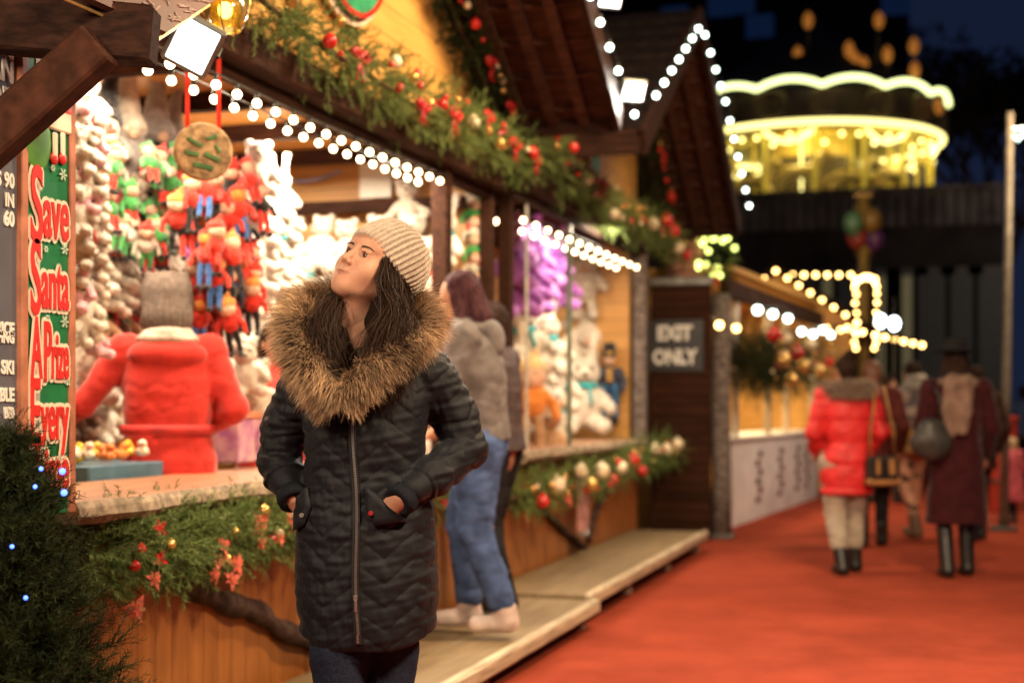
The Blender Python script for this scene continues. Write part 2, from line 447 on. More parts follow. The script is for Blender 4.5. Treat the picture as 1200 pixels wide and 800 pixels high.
def head_field(h=.0016):
    g = G((-.105, -.135, -.175), (.105, .125, .135), h)
    g.ell((0, .012, .032), (.074, .093, .086), 0)
    g.ell((0, -.030, -.02), (.060, .062, .085), .03)
    g.ell((0, -.045, .045), (.058, .045, .045), .03)
    for s in (-1, 1):
        g.cone((s*.051, .002, -.044), (s*.014, -.068, -.083), .024, .019, .035)
        g.ell((s*.035, -.062, -.030), (.027, .025, .028), .025)          # cheek
        g.cone((s*.012, -.083, .030), (s*.042, -.070, .030), .010, .009, .014)  # brow ridge
    g.ell((0, -.079, -.089), (.016, .013, .013), .022)                      # chin
    g.ell((0, -.074, -.060), (.034, .020, .026), .02)                       # mouth barrel
    g.cone((0, .018, -.06), (0, .045, -.2), .047, .050, .03)                 # neck
    g.cone((0, -.012, -.10), (0, .015, -.2), .030, .040, .03)
    # nose
    g.cone((0, -.083, .022), (0, -.106, -.022), .0085, .0095, .012)
    g.ell((0, -.1095, -.0265), (.0090, .0095, .0085), .007)
    for s in (-1, 1): g.ell((s*.0115, -.099, -.0305), (.0062, .0092, .0066), .006)
    g.cone((0, -.096, -.036), (0, -.092, -.048), .007, .008, .008)
    # sockets, lids
    for s in (-1, 1):
        g.ell((s*.031, -.098, .007), (.021, .016, .0135), .014, 'cut')
        g.ell((s*.031, -.0735, .006), (.0170, .0152, .0140), .006)
        g.cone((s*.018, -.086, .017), (s*.043, -.080, .0165), .0045, .0045, .007)
    for s in (-1, 1):
        g.ell((s*.031, -.0925, .0045), (.0140, .0100, .0033), .0015, 'cut', Matrix.Rotation(s*-.10, 3, 'Y'))
        g.cone((s*.020, -.0890, .0125), (s*.042, -.0850, .0125), .0030, .0026, .004)
        g.ell((s*.0060, -.1035, -.0385), (.0028, .0045, .0028), .002, 'cut')     # nostril
    # lips
    for s in (-1, 1):
        g.cone((s*.002, -.0950, -.0548), (s*.024, -.0835, -.0552), .0036, .0020, .004)
        g.cone((s*.001, -.0935, -.0642), (s*.021, -.0835, -.0572), .0048, .0020, .005)
        g.cone((0, -.1000, -.0592), (s*.026, -.0865, -.0548), .0014, .0011, .0015, mode='cut')
        # ear
        g.ell((s*.073, .008, .0), (.010, .019, .031), .008)
        g.ell((s*.082, .003, .004), (.006, .011, .018), .004, 'cut')
    return g

def head_mesh(h=.0016):
    g = head_field(h); V, Q = g.net(); V = relax(V, Q, 2, .4)
    V[:, 2] = V[:, 2]
    ce = V[Q].mean(1)
    xx_ = np.abs(ce[:, 0])/.0265; zc_ = ce[:, 2]+.0592-np.abs(ce[:, 0])*.16; k_ = (1-xx_.clip(0, 1)**2)**.75
    lip = (ce[:, 1] < -.080) & (xx_ < 1) & (zc_ < .0062*k_-.0012*(np.abs(ce[:, 0]) < .0025)) & (zc_ > -.0088*k_)
    return V, Q, lip.astype(int)

def Rhead(yaw, pitch, roll):
    Rx = Matrix.Rotation(pitch, 3, 'X'); Rz = Matrix.Rotation(yaw, 3, 'Z'); Ry = Matrix.Rotation(roll, 3, 'Y')
    return Ry @ Rz @ Rx

def build_woman():
    S = 455.0
    def L(px, py, y=0.0): return ((px-430)/S, y, CAMH-(py-476)/S)
    base = P(430, 476, d=3.66); base.z = 0
    W = thing('person', 'woman in a black quilted parka with fur ruff and cream knit beanie looking up', 'person', base, TH)
    MH = Rhead(math.radians(-39), math.radians(-14), math.radians(19))
    hc = Vector(L(440, 318, -.01))
    # ---- body: head (fine) and the rest (coarser) joined in one mesh
    V, Q, li = head_mesh()
    A = np.array(MH); V = V@A.T + np.array(hc)
    sh = [L(352, 455, .02), L(502, 440, .02)]
    el = [L(324, 540, .045), L(545, 525, .035)]
    wr = [L(347, 580, -.055), L(476, 580, -.125)]
    g = G((-.36, -.24, -.01), (.36, .22, 1.52), .0075)
    nk = hc + MH @ Vector((0, .04, -.19))
    g.cone(tuple(nk), tuple(hc + MH @ Vector((0, .02, -.10))), .052, .046, 0)
    g.cone((0, .02, 1.20), (0, .02, 1.30), .10, .09, .05, flat=((0, 1, 0), 1.5))
    g.cone((0, .03, .88), (0, .02, 1.2), .12, .11, .05, flat=((0, 1, 0), 1.4))
    g.cone((0, .02, 1.3), tuple(nk), .07, .05, .05)
    for i in (0, 1):
        s = -1 if i == 0 else 1
        g.chain([(s*.03, .02, 1.33), sh[i], el[i], wr[i]], [.055, .040, .034, .026], .03)
        # hand inside the pocket: palm, four fingers and a thumb
        w = Vector(wr[i]); dr = Vector(((.62 if i == 0 else -.80), (.10 if i == 0 else .34), -.62)).normalized()
        pm = w+dr*.06
        g.cone(tuple(w), tuple(pm), .026, .032, .015, flat=((0, 1, 0), 1.7))
        sd = Vector((dr.z, 0, -dr.x))
        for q in range(4):
            o = (q-1.5)*.017
            a = pm+sd*o; b = a+dr*(.038+.006*(1.5-abs(q-1.5))); c = b+dr*.03+Vector((0, -.012, 0))
            g.chain([tuple(a), tuple(b), tuple(c)], [.0105, .0095, .008], .003)
        t0 = w+dr*.025+Vector((0, .004, 0)); g.chain([tuple(t0), tuple(t0+dr*.03-sd*.03*s), tuple(t0+dr*.06-sd*.034*s)], [.014, .0115, .009], .006)
    legx = (-.062, .052); ky = (-.05, .03); ay = (.10, -.05)
    for i in (0, 1):
        x = legx[i]
        g.chain([(x*1.3, .02, .86), (x, ky[i], .47), (x*.9, ay[i]+.03, .09)], [.075, .047, .032], .03)
        g.cone((x*.9, ay[i]+.03, .05), (x*.9, ay[i]-.12, .035), .034, .028, .03)
    V2, Q2 = g.net(); V2 = relax(V2, Q2, 2)
    Vb = np.concatenate([V, V2]); Qb = np.concatenate([Q, Q2+len(V)])
    body = mesh_np('body', Vb, Qb, parent=W, mats=[SKIN, LIPS], midx=np.concatenate([li, np.zeros(len(Q2), int)]))
    hl = lambda p: hc + MH @ Vector(p)
    # ---- eyes, brows, lashes
    Vl, _, _ = head_mesh()
    fr = Vl[Vl[:, 1] < -.05]
    def surf(p):
        out = p.copy()
        for k in range(len(p)):
            d_ = (fr[:, 0]-p[k, 0])**2+(fr[:, 2]-p[k, 2])**2; out[k, 1] = fr[np.argsort(d_)[:3], 1].min()-.0006
        return out
    for s in (-1, 1):
        gz = Vector((-.42, -1, .34)).normalized()          # looking up to the stall lights
        eb = MB(); eb.ball((0, 0, 0), .0126, 24)
        e = eb.build('eye', EYEW, W, True); e.location = hl((s*.031, -.0762, .0048))
        q = gz.to_track_quat('Z', 'Y').to_matrix()
        ib = MB(); ib.lathe([(0.00001, .01315), (.0028, .0130), (.0064, .0119), (.0068, .0110)], (0, 0, 0), 24, q)
        o = ib.build('iris', IRIS, e, True)
        pb = MB(); pb.lathe([(0.00001, .01345), (.0024, .01330), (.0027, .0127)], (0, 0, 0), 18, q); pb.build('pupil', PUP, e, True)
        # brow: short hairs along an arc
        n = 460; r = np.random.default_rng(5+s)
        t = r.uniform(0, 1, n); u = r.normal(0, .28, n)
        x = s*(.014+.034*t); z = 0.0235+.0065*np.sin(t*2.3)-.004*t+u*.0030*(1.3-t); y = -.0965+.020*t**1.6+.0
        rt = np.stack([x, y, z-.003], 1); rt = surf(rt); dd = np.stack([s*np.ones(n), np.full(n, .1), .5-.9*t], 1); dd /= np.linalg.norm(dd, axis=1)[:, None]
        Vr, Qr, _, _ = ribbons(rt, dd, .0075, .0010, np.zeros((n, 3)), 2, side=np.tile([[0, 1, 0.01]], (n, 1)))
        Vr = Vr@A.T+np.array(hc); mesh_np('eyebrow', Vr, Qr, BROWM, W)
        lb = MB(); pts = [hl((s*.031+s*q_*.0128, -.0900+.0045*q_*q_*1.2+(.003 if q_ > 0 else 0), .0108-.0055*q_*q_)) for q_ in np.linspace(-1, 1, 9)]
        lb.tube(pts, [.0006, .0012, .0016, .0018, .0018, .0018, .0018, .0016, .0010], 6)
        lb.build('eyelashes', BROWM, W, True)
    # ---- beanie: ribbed knit dome
    ax = Vector((0, .56, .83)).normalized(); c0 = Vector((0, .012, .022))
    e1 = Vector((1, 0, 0)); e2 = ax.cross(e1)          # e2 points to the front/up
    nr, nz = 420, 90; ribs = 46
    th = np.linspace(0, 2*PI, nr, endpoint=False); tt = np.linspace(0, 1, nz)
    Th, T = np.meshgrid(th, tt)
    prof_r = np.interp(T, [0, .06, .16, .35, .55, .72, .86, .95, 1], [.985, 1.05, 1.06, 1.08, 1.02, .84, .58, .30, .01])
    prof_h = np.interp(T, [0, .2, .4, .6, .75, .88, 1], [-.032, -.002, .038, .075, .100, .115, .120])
    # smooth columns
    for a in (prof_r, prof_h):
        for _ in range(6): a[1:-1] = (a[:-2]+a[2:]+2*a[1:-1])/4
    rib = np.cos(Th*ribs); fade = np.clip((1-T)*6, 0, 1)
    cab = np.sign(rib)*np.abs(rib)**.6*.0028*fade*(1+.25*np.sin(T*150))
    # stitches down each rib
    cab += .0008*np.sin(T*260+np.where(rib > 0, 0, 3.1))*fade
    rx = .0815*prof_r+cab; ry = .1085*prof_r+cab
    slouch = .018*np.clip(T, 0, 1)**1.5
    x = rx*np.cos(Th); y = ry*np.sin(Th)
    hgt = prof_h+.006*np.sin(Th*2+1)*T+.055*np.clip(np.sin(Th)+.25, 0, 1)*np.clip(1-T*2.2, 0, 1) + .010*np.clip(-np.sin(Th), 0, 1)*(T < .2)*0
    Pp = np.array(c0)[None, None]+x[..., None]*np.array(e1)+y[..., None]*np.array(e2)+hgt[..., None]*np.array(ax)
    Pp[..., 1] += slouch; Pp[..., 2] += .0
    # turn the brim inside
    inner = Pp[:1]*.0+Pp[:1]; inner = np.array(c0)+ (Pp[:1]-np.array(c0))*.93+np.array(ax)*.004
    Pp = np.concatenate([inner, Pp]); NZ = nz+1
    Vh = Pp.reshape(-1, 3); i = np.arange(NZ-1)[:, None]*nr; j = np.arange(nr)[None]; j2 = (j+1) % nr
    Qh = np.stack([i+j, i+j2, i+nr+j2, i+nr+j], -1).reshape(-1, 4)
    Vh = Vh@A.T+np.array(hc)
    mesh_np('beanie', Vh, Qh, KNIT, W)
    # ---- hair: falls from under the hat on both sides into the ruff
    rt = []; dd = []; ln = []
    r = np.random.default_rng(11)
    n = 9000
    Vs = []; 
    k = r.uniform(0, 1, n); side = np.where(r.uniform(0, 1, n) < .76, 1, -1)
    a = r.uniform(-.15, 1.0, n)                        # 0 temple .. 1 nape
    x0 = side*(.066+.010*np.sin(a*3)); y0 = -.035+.12*a; z0 = .015-.035*a
    # control points in head space then in body space
    st = np.stack([x0+r.normal(0, .004, n), y0+r.normal(0, .004, n), z0+r.normal(0, .006, n)], 1)@A.T+np.array(hc)
    wav = r.uniform(0, 6.28, n)
    m1 = st+np.stack([side*.012+r.normal(0, .008, n), -.005-.02*(1-a)+r.normal(0, .008, n), -.075+r.normal(0, .01, n)], 1)
    tx = np.where(side > 0, .050+r.normal(0, .030, n), -.095+r.normal(0, .022, n))
    end = np.stack([tx, -.125-.03*(1-a)+r.normal(0, .014, n), np.where(side > 0, 1.33, 1.365)+r.normal(0, .035, n)], 1)
    m2 = (m1+end)/2+np.stack([np.where(side > 0, .018, -.022)+r.normal(0, .010, n), -.02+r.normal(0, .008, n), r.normal(0, .008, n)], 1)
    segs = 12; C = []
    for i_ in range(segs+1):
        t = i_/segs*3; q = [st, m1, m2, end]; ii = min(int(t), 2); f = t-ii
        p0 = q[max(ii-1, 0)]; p1 = q[ii]; p2 = q[ii+1]; p3 = q[min(ii+2, 3)]
        c_ = .5*((2*p1)+(-p0+p2)*f+(2*p0-5*p1+4*p2-p3)*f*f+(-p0+3*p1-3*p2+p3)*f**3)
        c_ = c_+np.stack([np.sin(wav*.25+t*4.2)*.008, np.cos(wav*.3+t*4)*.006, 0*t+0*wav], 1)*min(1, t)
        C.append(c_)
    C = np.stack(C, 1); sdv = r.normal(size=(n, 3)); tg = C[:, -1]-C[:, 0]; sdv = np.cross(tg, sdv); sdv /= np.linalg.norm(sdv, axis=1)[:, None]
    wd = .00075*(1-.5*np.linspace(0, 1, segs+1)**2)[None, :, None]
    Va = C-sdv[:, None]*wd; Vb_ = C+sdv[:, None]*wd
    Vx = np.stack([Va, Vb_], 2).reshape(n, -1, 3); m = 2*(segs+1); b_ = (np.arange(n)*m)[:, None]
    Qx = np.concatenate([b_+np.array([[2*i, 2*i+1, 2*i+3, 2*i+2]]) for i in range(segs)], 0)
    ho = mesh_np('hair', Vx.reshape(-1, 3), Qx, HAIRM, W)
    tone = r.uniform(.5, 1.5, n)[:, None]*np.array([[.040, .019, .011]])
    set_color(ho, np.repeat(tone, m, 0))
    # a soft mass under the strands
    g = G((-.2, -.2, 1.2), (.22, .2, 1.72), .005)
    for s, o in ((1, .06), (-1, -.07)):
        a1 = hl((s*.060, .005, -.01)); a2 = hl((s*.068, .01, -.07)); a3 = Vector((o*.95, -.09, 1.40)); a4 = Vector((o*.9, -.12, 1.31))
        g.chain([tuple(a1), tuple(a2), tuple(a3), tuple(a4)], [.018, .026, .030, .03], .01, flat=((0, 1, 0), 1.5))
    a1 = hl((0, .060, -.02)); a2 = hl((0, .07, -.12)); g.cone(tuple(a1), tuple(a2), .066, .07, .02)
    g.cone(tuple(hl((.055, .03, -.02))), tuple(hl((.06, .04, -.12))), .03, .035, .02)
    Vm, Qm = g.net(); ho2 = mesh_np('hair_mass', Vm, Qm, mat('dark_brown_hair', (.014, .007, .0045), spec=.1, rough=.8, var=.4, scale=40, stretch=(8, 8, 1), bump=.4, bscale=50), W)
    # ---- coat
    rows = [(.61, .150, .125, 0, .015), (.66, .172, .145, 0, .015), (.75, .182, .150, .0, .015), (.86, .181, .148, -.002, .015), (.96, .178, .140, -.004, .01), (1.02, .168, .132, -.004, .01),
            (1.09, .151, .128, -.005, .005), (1.16, .152, .135, -.004, .0), (1.28, .165, .125, .0, .01), (1.36, .13, .10, 0, .02), (1.42, .09, .08, 0, .03)]
    h = .0034
    g = G((-.34, -.215, .60), (.34, .215, 1.47), h)
    g.loft(rows, 0, p=2.35, bottom_fn=lambda x, y: .638+1.1*np.maximum(np.abs(x)-.06, 0)**1.5+.03*(y+.1).clip(0, 1))
    tors = g.d.copy()
    sleeves = []
    for i in (0, 1):
        s_, e_, w_ = Vector(sh[i]), Vector(el[i]), Vector(wr[i])
        pts = [tuple(s_+Vector((.012 if i == 0 else -.004, 0, -.006))), tuple((s_+e_)/2+Vector((-.012 if i == 0 else .012, .01, 0))), tuple(e_), tuple((e_+w_)/2+Vector((0, .0, -.006))), tuple(w_-(w_-e_).normalized()*.045)]
        g.cone((.07*(-1 if i == 0 else 1), .01, 1.375), pts[0], .065, .072, .03)
        g.chain(pts, [.072, .062, .055, .049, .043], .012)
        sleeves.append(pts)
    V, Q = g.net(); V = relax(V, Q, 2)
    N = vnormals(V, Q)
    # which sleeve / torso
    def seg_param(V, pts):
        best = np.full(len(V), 9.); par = np.zeros(len(V)); acc = 0
        for a, b in zip(pts[:-1], pts[1:]):
            a = np.array(a); b = np.array(b); ba = b-a; Ls = np.linalg.norm(ba)
            t = np.clip(((V-a)@ba)/(Ls**2), 0, 1); dd_ = np.linalg.norm(V-a-t[:, None]*ba, axis=1)
            m_ = dd_ < best; best[m_] = dd_[m_]; par[m_] = acc+t[m_]*Ls; acc += Ls
        return best, par
    ix = np.clip(((V-g.lo)/h).round().astype(int), 0, np.array(tors.shape)-1)
    td = tors[ix[:, 0], ix[:, 1], ix[:, 2]]
    disp = np.zeros(len(V)); seam = np.zeros(len(V))
    def puff(ph, amp):
        f = np.abs(np.sin(PI*ph)); return amp*(f**.32-.6), (f < .11)
    x = V[:, 0]+.02; z = V[:, 2]
    # zig-zag seams on the torso
    zz = np.abs(((x+.0)/.155+.5) % 1-.5)*2*.062     # rises away from the zip, then falls again
    ph = (z-np.where(z > 1.0, zz, .062-zz)*1.0)/.058+.16*noise3(V*8, 3)
    dT, sT_ = puff(ph, .0048)
    bulk = .0022*noise3(V*np.array([22, 22, 34]), 9)
    wr_ = .0018*noise3(V*np.array([70, 70, 120]), 4)+.0022*noise3(V*np.array([30, 30, 75]), 14)*noise3(V*9, 15)
    disp = dT+bulk+wr_
    onsl = np.zeros(len(V), bool)
    for i in (0, 1):
        b_, par = seg_param(V, sleeves[i]); on = (td > .004) & (b_ < .10)
        up = (td > .03)
        ph2 = par/.060+.16*noise3(V*11, 6+i)+.25*np.sin(np.arctan2(V[:, 1], V[:, 0]-sleeves[i][2][0])*1)
        dS, _ = puff(ph2, .0062)
        wgt = np.clip((td-.004)/.02, 0, 1)*on
        disp = disp*(1-wgt)+(dS+wr_*1.5+bulk)*wgt
        near = (par > sum(np.linalg.norm(np.subtract(sleeves[i][k+1], sleeves[i][k])) for k in range(4))-.028) & on
        disp[near] = -.006
    # zip line groove, hem band
    zp = np.abs(x-.0-.012*(1-np.clip((z-.7)/.4, 0, 1))); front = V[:, 1] < -.05
    m_ = (zp < .018) & front; disp[m_] *= np.clip(zp[m_]/.018, .15, 1)
    V = V+N*disp[:, None]
    V = relax(V, Q, 1, .3)
    coat = mesh_np('quilted_parka', V, Q, COATM, W)
    def front_y(x_, z_):
        d_ = (V[:, 0]-x_)**2+(V[:, 2]-z_)**2; c_ = np.where(V[:, 1] < 0)[0]; k_ = c_[np.argsort(d_[c_])[:14]]
        return float(np.min(V[k_, 1]))
    # zip: tape, teeth and pull
    zx = lambda z_: -.02+.012*(1-min(1, max(0, (z_-.7)/.4)))+.004*math.sin(z_*14)
    zs = np.linspace(.66, 1.23, 60)
    fy = np.array([front_y(zx(z_), z_) for z_ in zs]); 
    for _ in range(4): fy[1:-1] = (fy[:-2]+fy[2:]+fy[1:-1])/3
    tp = MB(); tr = MB()
    for i_ in range(len(zs)-1):
        tp.bar((zx(zs[i_]), fy[i_]-.001, zs[i_]), (zx(zs[i_+1]), fy[i_+1]-.001, zs[i_+1]), .017, .005, up=(0, -1, 0))
    for z_ in np.arange(.665, 1.225, .0042):
        y_ = float(np.interp(z_, zs, fy)); k_ = int(z_*1e4) % 2
        tr.box((zx(z_)+(.001 if k_ else -.001), y_-.0045, z_), (.0062, .0022, .0024))
    tp.build('zip_tape', mat('zip_tape', (.01, .01, .012), rough=.7), coat); tr.build('zip_teeth', METAL, coat)
    y_ = float(np.interp(.765, zs, fy)); pl = MB(); pl.box((zx(.765), y_-.009, .757), (.006, .003, .030), bev=.001); pl.box((zx(.775), y_-.007, .777), (.010, .005, .012), bev=.001)
    pl.build('zip_pull', METAL, coat)
    # pocket flaps
    for i, (pts, th_) in enumerate((([(348, 573), (366, 568), (371, 590), (362, 612), (347, 620)], .010), ([(434, 566), (447, 575), (460, 589), (482, 606), (444, 611), (434, 592)], .011))):
        ctr = L(np.mean([p[0] for p in pts]), np.mean([p[1] for p in pts])); 
        cy = front_y(ctr[0], ctr[2])
        loc = [L(*p) for p in pts]; poly = [(q[0], q[2]) for q in loc]; n_ = len(poly)
        cx_ = np.mean([q[0] for q in poly]); cz_ = np.mean([q[1] for q in poly]); rows_ = []
        out_ = [tuple(np.array(poly[k])*(1-f)+np.array(poly[(k+1) % n_])*f) for k in range(n_) for f in (0, .2, .4, .6, .8)]; m_ = len(out_)
        for f in (1.0, 1.0, .93, .6, .3, .02):
            rows_.append([(cx_+(q[0]-cx_)*f, cz_+(q[1]-cz_)*f) for q in out_])
        ys = np.array([[front_y(q[0], q[1]) for q in rw] for rw in rows_]); ys = ys*.5+ys.mean()*.5
        off = [.006, -.012, -.0180, -.0205, -.021, -.021]
        vs = [Vector((q[0], ys[a_, b_]+off[a_], q[1])) for a_, rw in enumerate(rows_) for b_, q in enumerate(rw)]
        mb = MB(); mb.add(vs, [(a_*m_+b_, a_*m_+(b_+1) % m_, (a_+1)*m_+(b_+1) % m_, (a_+1)*m_+b_) for a_ in range(5) for b_ in range(m_)]+[tuple(5*m_+k for k in range(m_))])
        fl = mb.build('pocket_flap', COATM, coat, True)
        sn = MB(); px_, py_ = ((360, 600), (441, 596))[i]; q = L(px_, py_); yy = front_y(q[0], q[2])-.022
        sn.lathe([(.00001, .003), (.005, .003), (.0065, 0)], (q[0], yy, q[2]), 14, Matrix.Rotation(PI/2, 3, 'X'))
        sn.build('snap', METAL if i == 0 else mat('red_snap', (.35, .02, .02), rough=.4), fl)
    # cuffs
    for i in (0, 1):
        e_, w_ = Vector(el[i]), Vector(wr[i]); dr = (w_-e_).normalized(); q = dr.to_track_quat('Z', 'Y').to_matrix()
        c_ = MB(); c_.lathe([(.032, -.02), (.040, -.018), (.042, .0), (.040, .012), (.034, .017), (.020, .014), (.018, 0)], tuple(w_+dr*.004), 26, q)
        c_.build('cuff', mat('ribbed_cuff', (.012, .014, .02), rough=.8, bump=.5, bscale=120), coat, True)
    # ---- fur ruff
    path = [(404, 474, -.165), (388, 452, -.172), (368, 428, -.165), (354, 400, -.13), (352, 372, -.06), (366, 350, .03), (400, 345, .11), (440, 348, .15),
            (476, 352, .10), (496, 368, .02), (498, 390, -.06), (476, 410, -.12), (450, 430, -.155), (428, 450, -.168), (412, 472, -.165)]
    pp = spline([L(a, b, c) for a, b, c in path], 160)
    tgt = np.gradient(pp, axis=0); tgt /= np.linalg.norm(tgt, axis=1)[:, None]
    ctr = np.array([0.005, -.02, 1.42])
    outw = pp-ctr; outw -= (outw*tgt).sum(1)[:, None]*tgt; outw /= np.linalg.norm(outw, axis=1)[:, None]
    bn = np.cross(tgt, outw)
    n = 46000; r = np.random.default_rng(3)
    ii = r.integers(0, 160, n); an = r.uniform(0, 2*PI, n); rad = .034*np.sqrt(r.uniform(.3, 1, n))
    nrm = outw[ii]*np.cos(an)[:, None]+bn[ii]*np.sin(an)[:, None]
    flatn = 1.15*outw[ii]*np.cos(an)[:, None]+bn[ii]*np.sin(an)[:, None]
    rt = pp[ii]+tgt[ii]*r.uniform(-.003, .003, n)[:, None]+flatn*rad[:, None]
    clump = noise3(rt*38, 12, 2)[:, None]*np.array([[.35, 0, .25]])+noise3(rt*60, 13, 2)[:, None]*np.array([[0, .3, .35]])
    dd = nrm*.9+outw[ii]*.70+np.array([[0, -.25, -.25]])+clump*1.3+r.normal(0, .16, (n, 3)); dd /= np.linalg.norm(dd, axis=1)[:, None]
    ln = r.uniform(.020, .056, n)*(1+.22*noise3(rt*30, 8))
    Vr, Qr, sid, T = ribbons(rt, dd, ln, r.uniform(.0006, .0013, n), outw[ii]*.35+np.array([[0, -.1, -.25]])+r.normal(0, .2, (n, 3)), 5, gravity=.35)
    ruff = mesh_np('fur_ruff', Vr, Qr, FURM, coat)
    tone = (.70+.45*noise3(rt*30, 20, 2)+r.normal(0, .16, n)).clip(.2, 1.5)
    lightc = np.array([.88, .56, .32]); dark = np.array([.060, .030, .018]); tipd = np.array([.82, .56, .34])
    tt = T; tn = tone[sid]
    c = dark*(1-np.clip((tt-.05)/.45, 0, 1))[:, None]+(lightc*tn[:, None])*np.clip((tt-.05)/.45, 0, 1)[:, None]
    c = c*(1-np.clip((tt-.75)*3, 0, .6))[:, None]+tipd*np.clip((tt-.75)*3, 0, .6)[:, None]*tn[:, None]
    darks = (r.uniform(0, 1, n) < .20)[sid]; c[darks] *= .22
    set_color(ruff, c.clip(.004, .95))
    core = MB(); core.tube([tuple(p) for p in pp[::4]], .031, 10); core.build('ruff_lining', mat('ruff_backing', (.05, .028, .018), rough=.9), coat, True)
    # hood behind the head
    g = G((-.2, -.05, 1.25), (.2, .26, 1.56), .008)
    g.ell((0.01, .13, 1.42), (.14, .085, .10), 0); g.cone((-.1, .06, 1.42), (.12, .06, 1.42), .05, .05, .03)
    Vm, Qm = g.net(); mesh_np('hood', Vm, Qm, COATM, coat)
    # inner collar
    g = G((-.16, -.2, 1.15), (.16, .1, 1.45), .006)
    g.cone((-.02, -.03, 1.18), (0, -.01, 1.37), .095, .070, 0, flat=((0, 1, 0), 1.05))
    Vm, Qm = g.net(); N_ = vnormals(Vm, Qm); Vm = Vm+N_*(.004*np.sin(Vm[:, 2]*160+4*noise3(Vm*12, 2)))[:, None]
    mesh_np('inner_collar', Vm, Qm, mat('dark_scarf', (.03, .028, .03), rough=.9, var=.5, scale=60, bump=.4, bscale=150), coat)
    # ---- jeans and boots
    g = G((-.22, -.18, .04), (.22, .18, .95), .006)
    for i in (0, 1):
        x = legx[i]
        g.chain([(x*1.25, .02, .88), (x*1.05, ky[i]+.01, .62), (x, ky[i], .47), (x*.95, ay[i]+.03, .25), (x*.9, ay[i]+.03, .10)], [.095, .074, .062, .053, .045], .012)
    V, Q = g.net(); V = relax(V, Q, 1); N = vnormals(V, Q); V = V+N*(.0025*noise3(V*np.array([40, 40, 90]), 5))[:, None]
    mesh_np('jeans', V, Q, DENIM_DK, W)
    for i in (0, 1):
        x = legx[i]*.9; g = G((x-.08, ay[i]-.2, -.005), (x+.08, ay[i]+.12, .22), .006)
        g.chain([(x, ay[i]+.03, .19), (x, ay[i]+.035, .06)], [.05, .046], .02); g.cone((x, ay[i]+.03, .045), (x, ay[i]-.12, .036), .043, .036, .03)
        V, Q = g.net(); V[:, 2] = np.maximum(V[:, 2], .004); mesh_np('boot', V, Q, LEATHER, W)
    return W
woman = build_woman()
# ================================================================ shared materials
OAK = plank_mat('varnished_boards', (.52, .25, .06), (.66, .35, .10), .145, 'Z', .035, .4, grain=(3, .35, 3))
OAKV = plank_mat('varnished_upright_boards', (.24, .075, .018), (.38, .135, .034), .11, 'Y', .03, .38, grain=(3, 3, .3))
OAKX = plank_mat('varnished_boards_cross', (.44, .22, .06), (.56, .30, .09), .135, 'Z', .035, .4, grain=(.35, 3, 3))
DARKW = mat('dark_stained_timber', (.034, .013, .007), spec=.12, rough=.8, var=.45, scale=9, stretch=(6, .6, 6), bump=.35, bscale=30)
DARKW2 = mat('dark_stained_timber_cross', (.026, .010, .006), spec=.12, rough=.8, var=.5, scale=9, stretch=(.6, 6, 6), bump=.12, bscale=30)
BROWNB = plank_mat('dark_brown_cladding', (.022, .008, .004), (.050, .018, .009), .09, 'Z', .10, .8, grain=(.5, 3, 3), spec=.1)
SHING = mat('roof_shingle', (.012, .007, .006), spec=.12, rough=.8, var=.5, scale=14, bump=.4, bscale=20)
UNDER = mat('roof_underside', (.055, .022, .014), spec=.12, rough=.8, var=.45, scale=7, stretch=(1, 5, 5), bump=.3, bscale=25)
DECK = plank_mat('weathered_deck', (.15, .10, .048), (.24, .165, .085), .30, 'X', .015, .7, grain=(3, .4, 3))
DECKE = mat('deck_edge_batten', (.46, .36, .24), rough=.65, var=.3, scale=8, stretch=(6, .5, 6), bump=.3, bscale=30)
SLAB = mat('live_edge_slab', (.34, .17, .09), rough=.4, var=.35, scale=7, stretch=(6, .5, 4), bump=.2, bscale=25, coat=.3)
BARK = mat('pale_waney_edge', (.30, .235, .17), rough=.85, var=.5, scale=18, bump=.7, bscale=30)
LOG = mat('silvery_bark_post', (.16, .13, .115), rough=.85, var=.6, scale=14, stretch=(1, 1, 3), bump=.8, bscale=25)
BLACKM = mat('black_metal', (.018, .018, .018), rough=.45)
GREYM = mat('grey_metal', (.22, .22, .2), rough=.4, metal=.7)
WHITEP = mat('white_paint', (.75, .72, .66), rough=.5, var=.08)
CARD = mat('white_card', (.78, .77, .7), rough=.7, var=.04)
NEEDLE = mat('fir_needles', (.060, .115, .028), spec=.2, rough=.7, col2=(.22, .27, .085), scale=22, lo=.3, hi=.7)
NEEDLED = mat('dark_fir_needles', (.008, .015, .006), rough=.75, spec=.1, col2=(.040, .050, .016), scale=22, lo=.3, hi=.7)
TWIG = mat('twig_bark', (.07, .04, .022), rough=.9)
REDR = mat('red_ribbon', (.42, .012, .012), rough=.45, var=.3, scale=30)
CORAL = mat('coral_petals', (.62, .13, .08), rough=.6, var=.4, scale=30)
GOLDB = mat('gold_bauble', (.72, .42, .12), rough=.25, metal=.6)
CREAMB = mat('cream_bauble', (.75, .62, .42), rough=.35)
REDB = mat('red_bauble', (.50, .02, .015), rough=.25)
BULB = mat('warm_bulb', (1, .9, .7), rough=.4, emit=(1.0, .74, .40), estr=11)
BULBC = mat('cool_bulb', (1, 1, .95), rough=.4, emit=(.80, 1.0, .86), estr=9)
BULBO = mat('amber_bulb', (1, .7, .3), rough=.4, emit=(1.0, .58, .17), estr=13)
LEDW = mat('led_panel', (1, 1, 1), rough=.4, emit=(1, .98, .95), estr=6)

def struct(o): return tag(o, kind='structure')
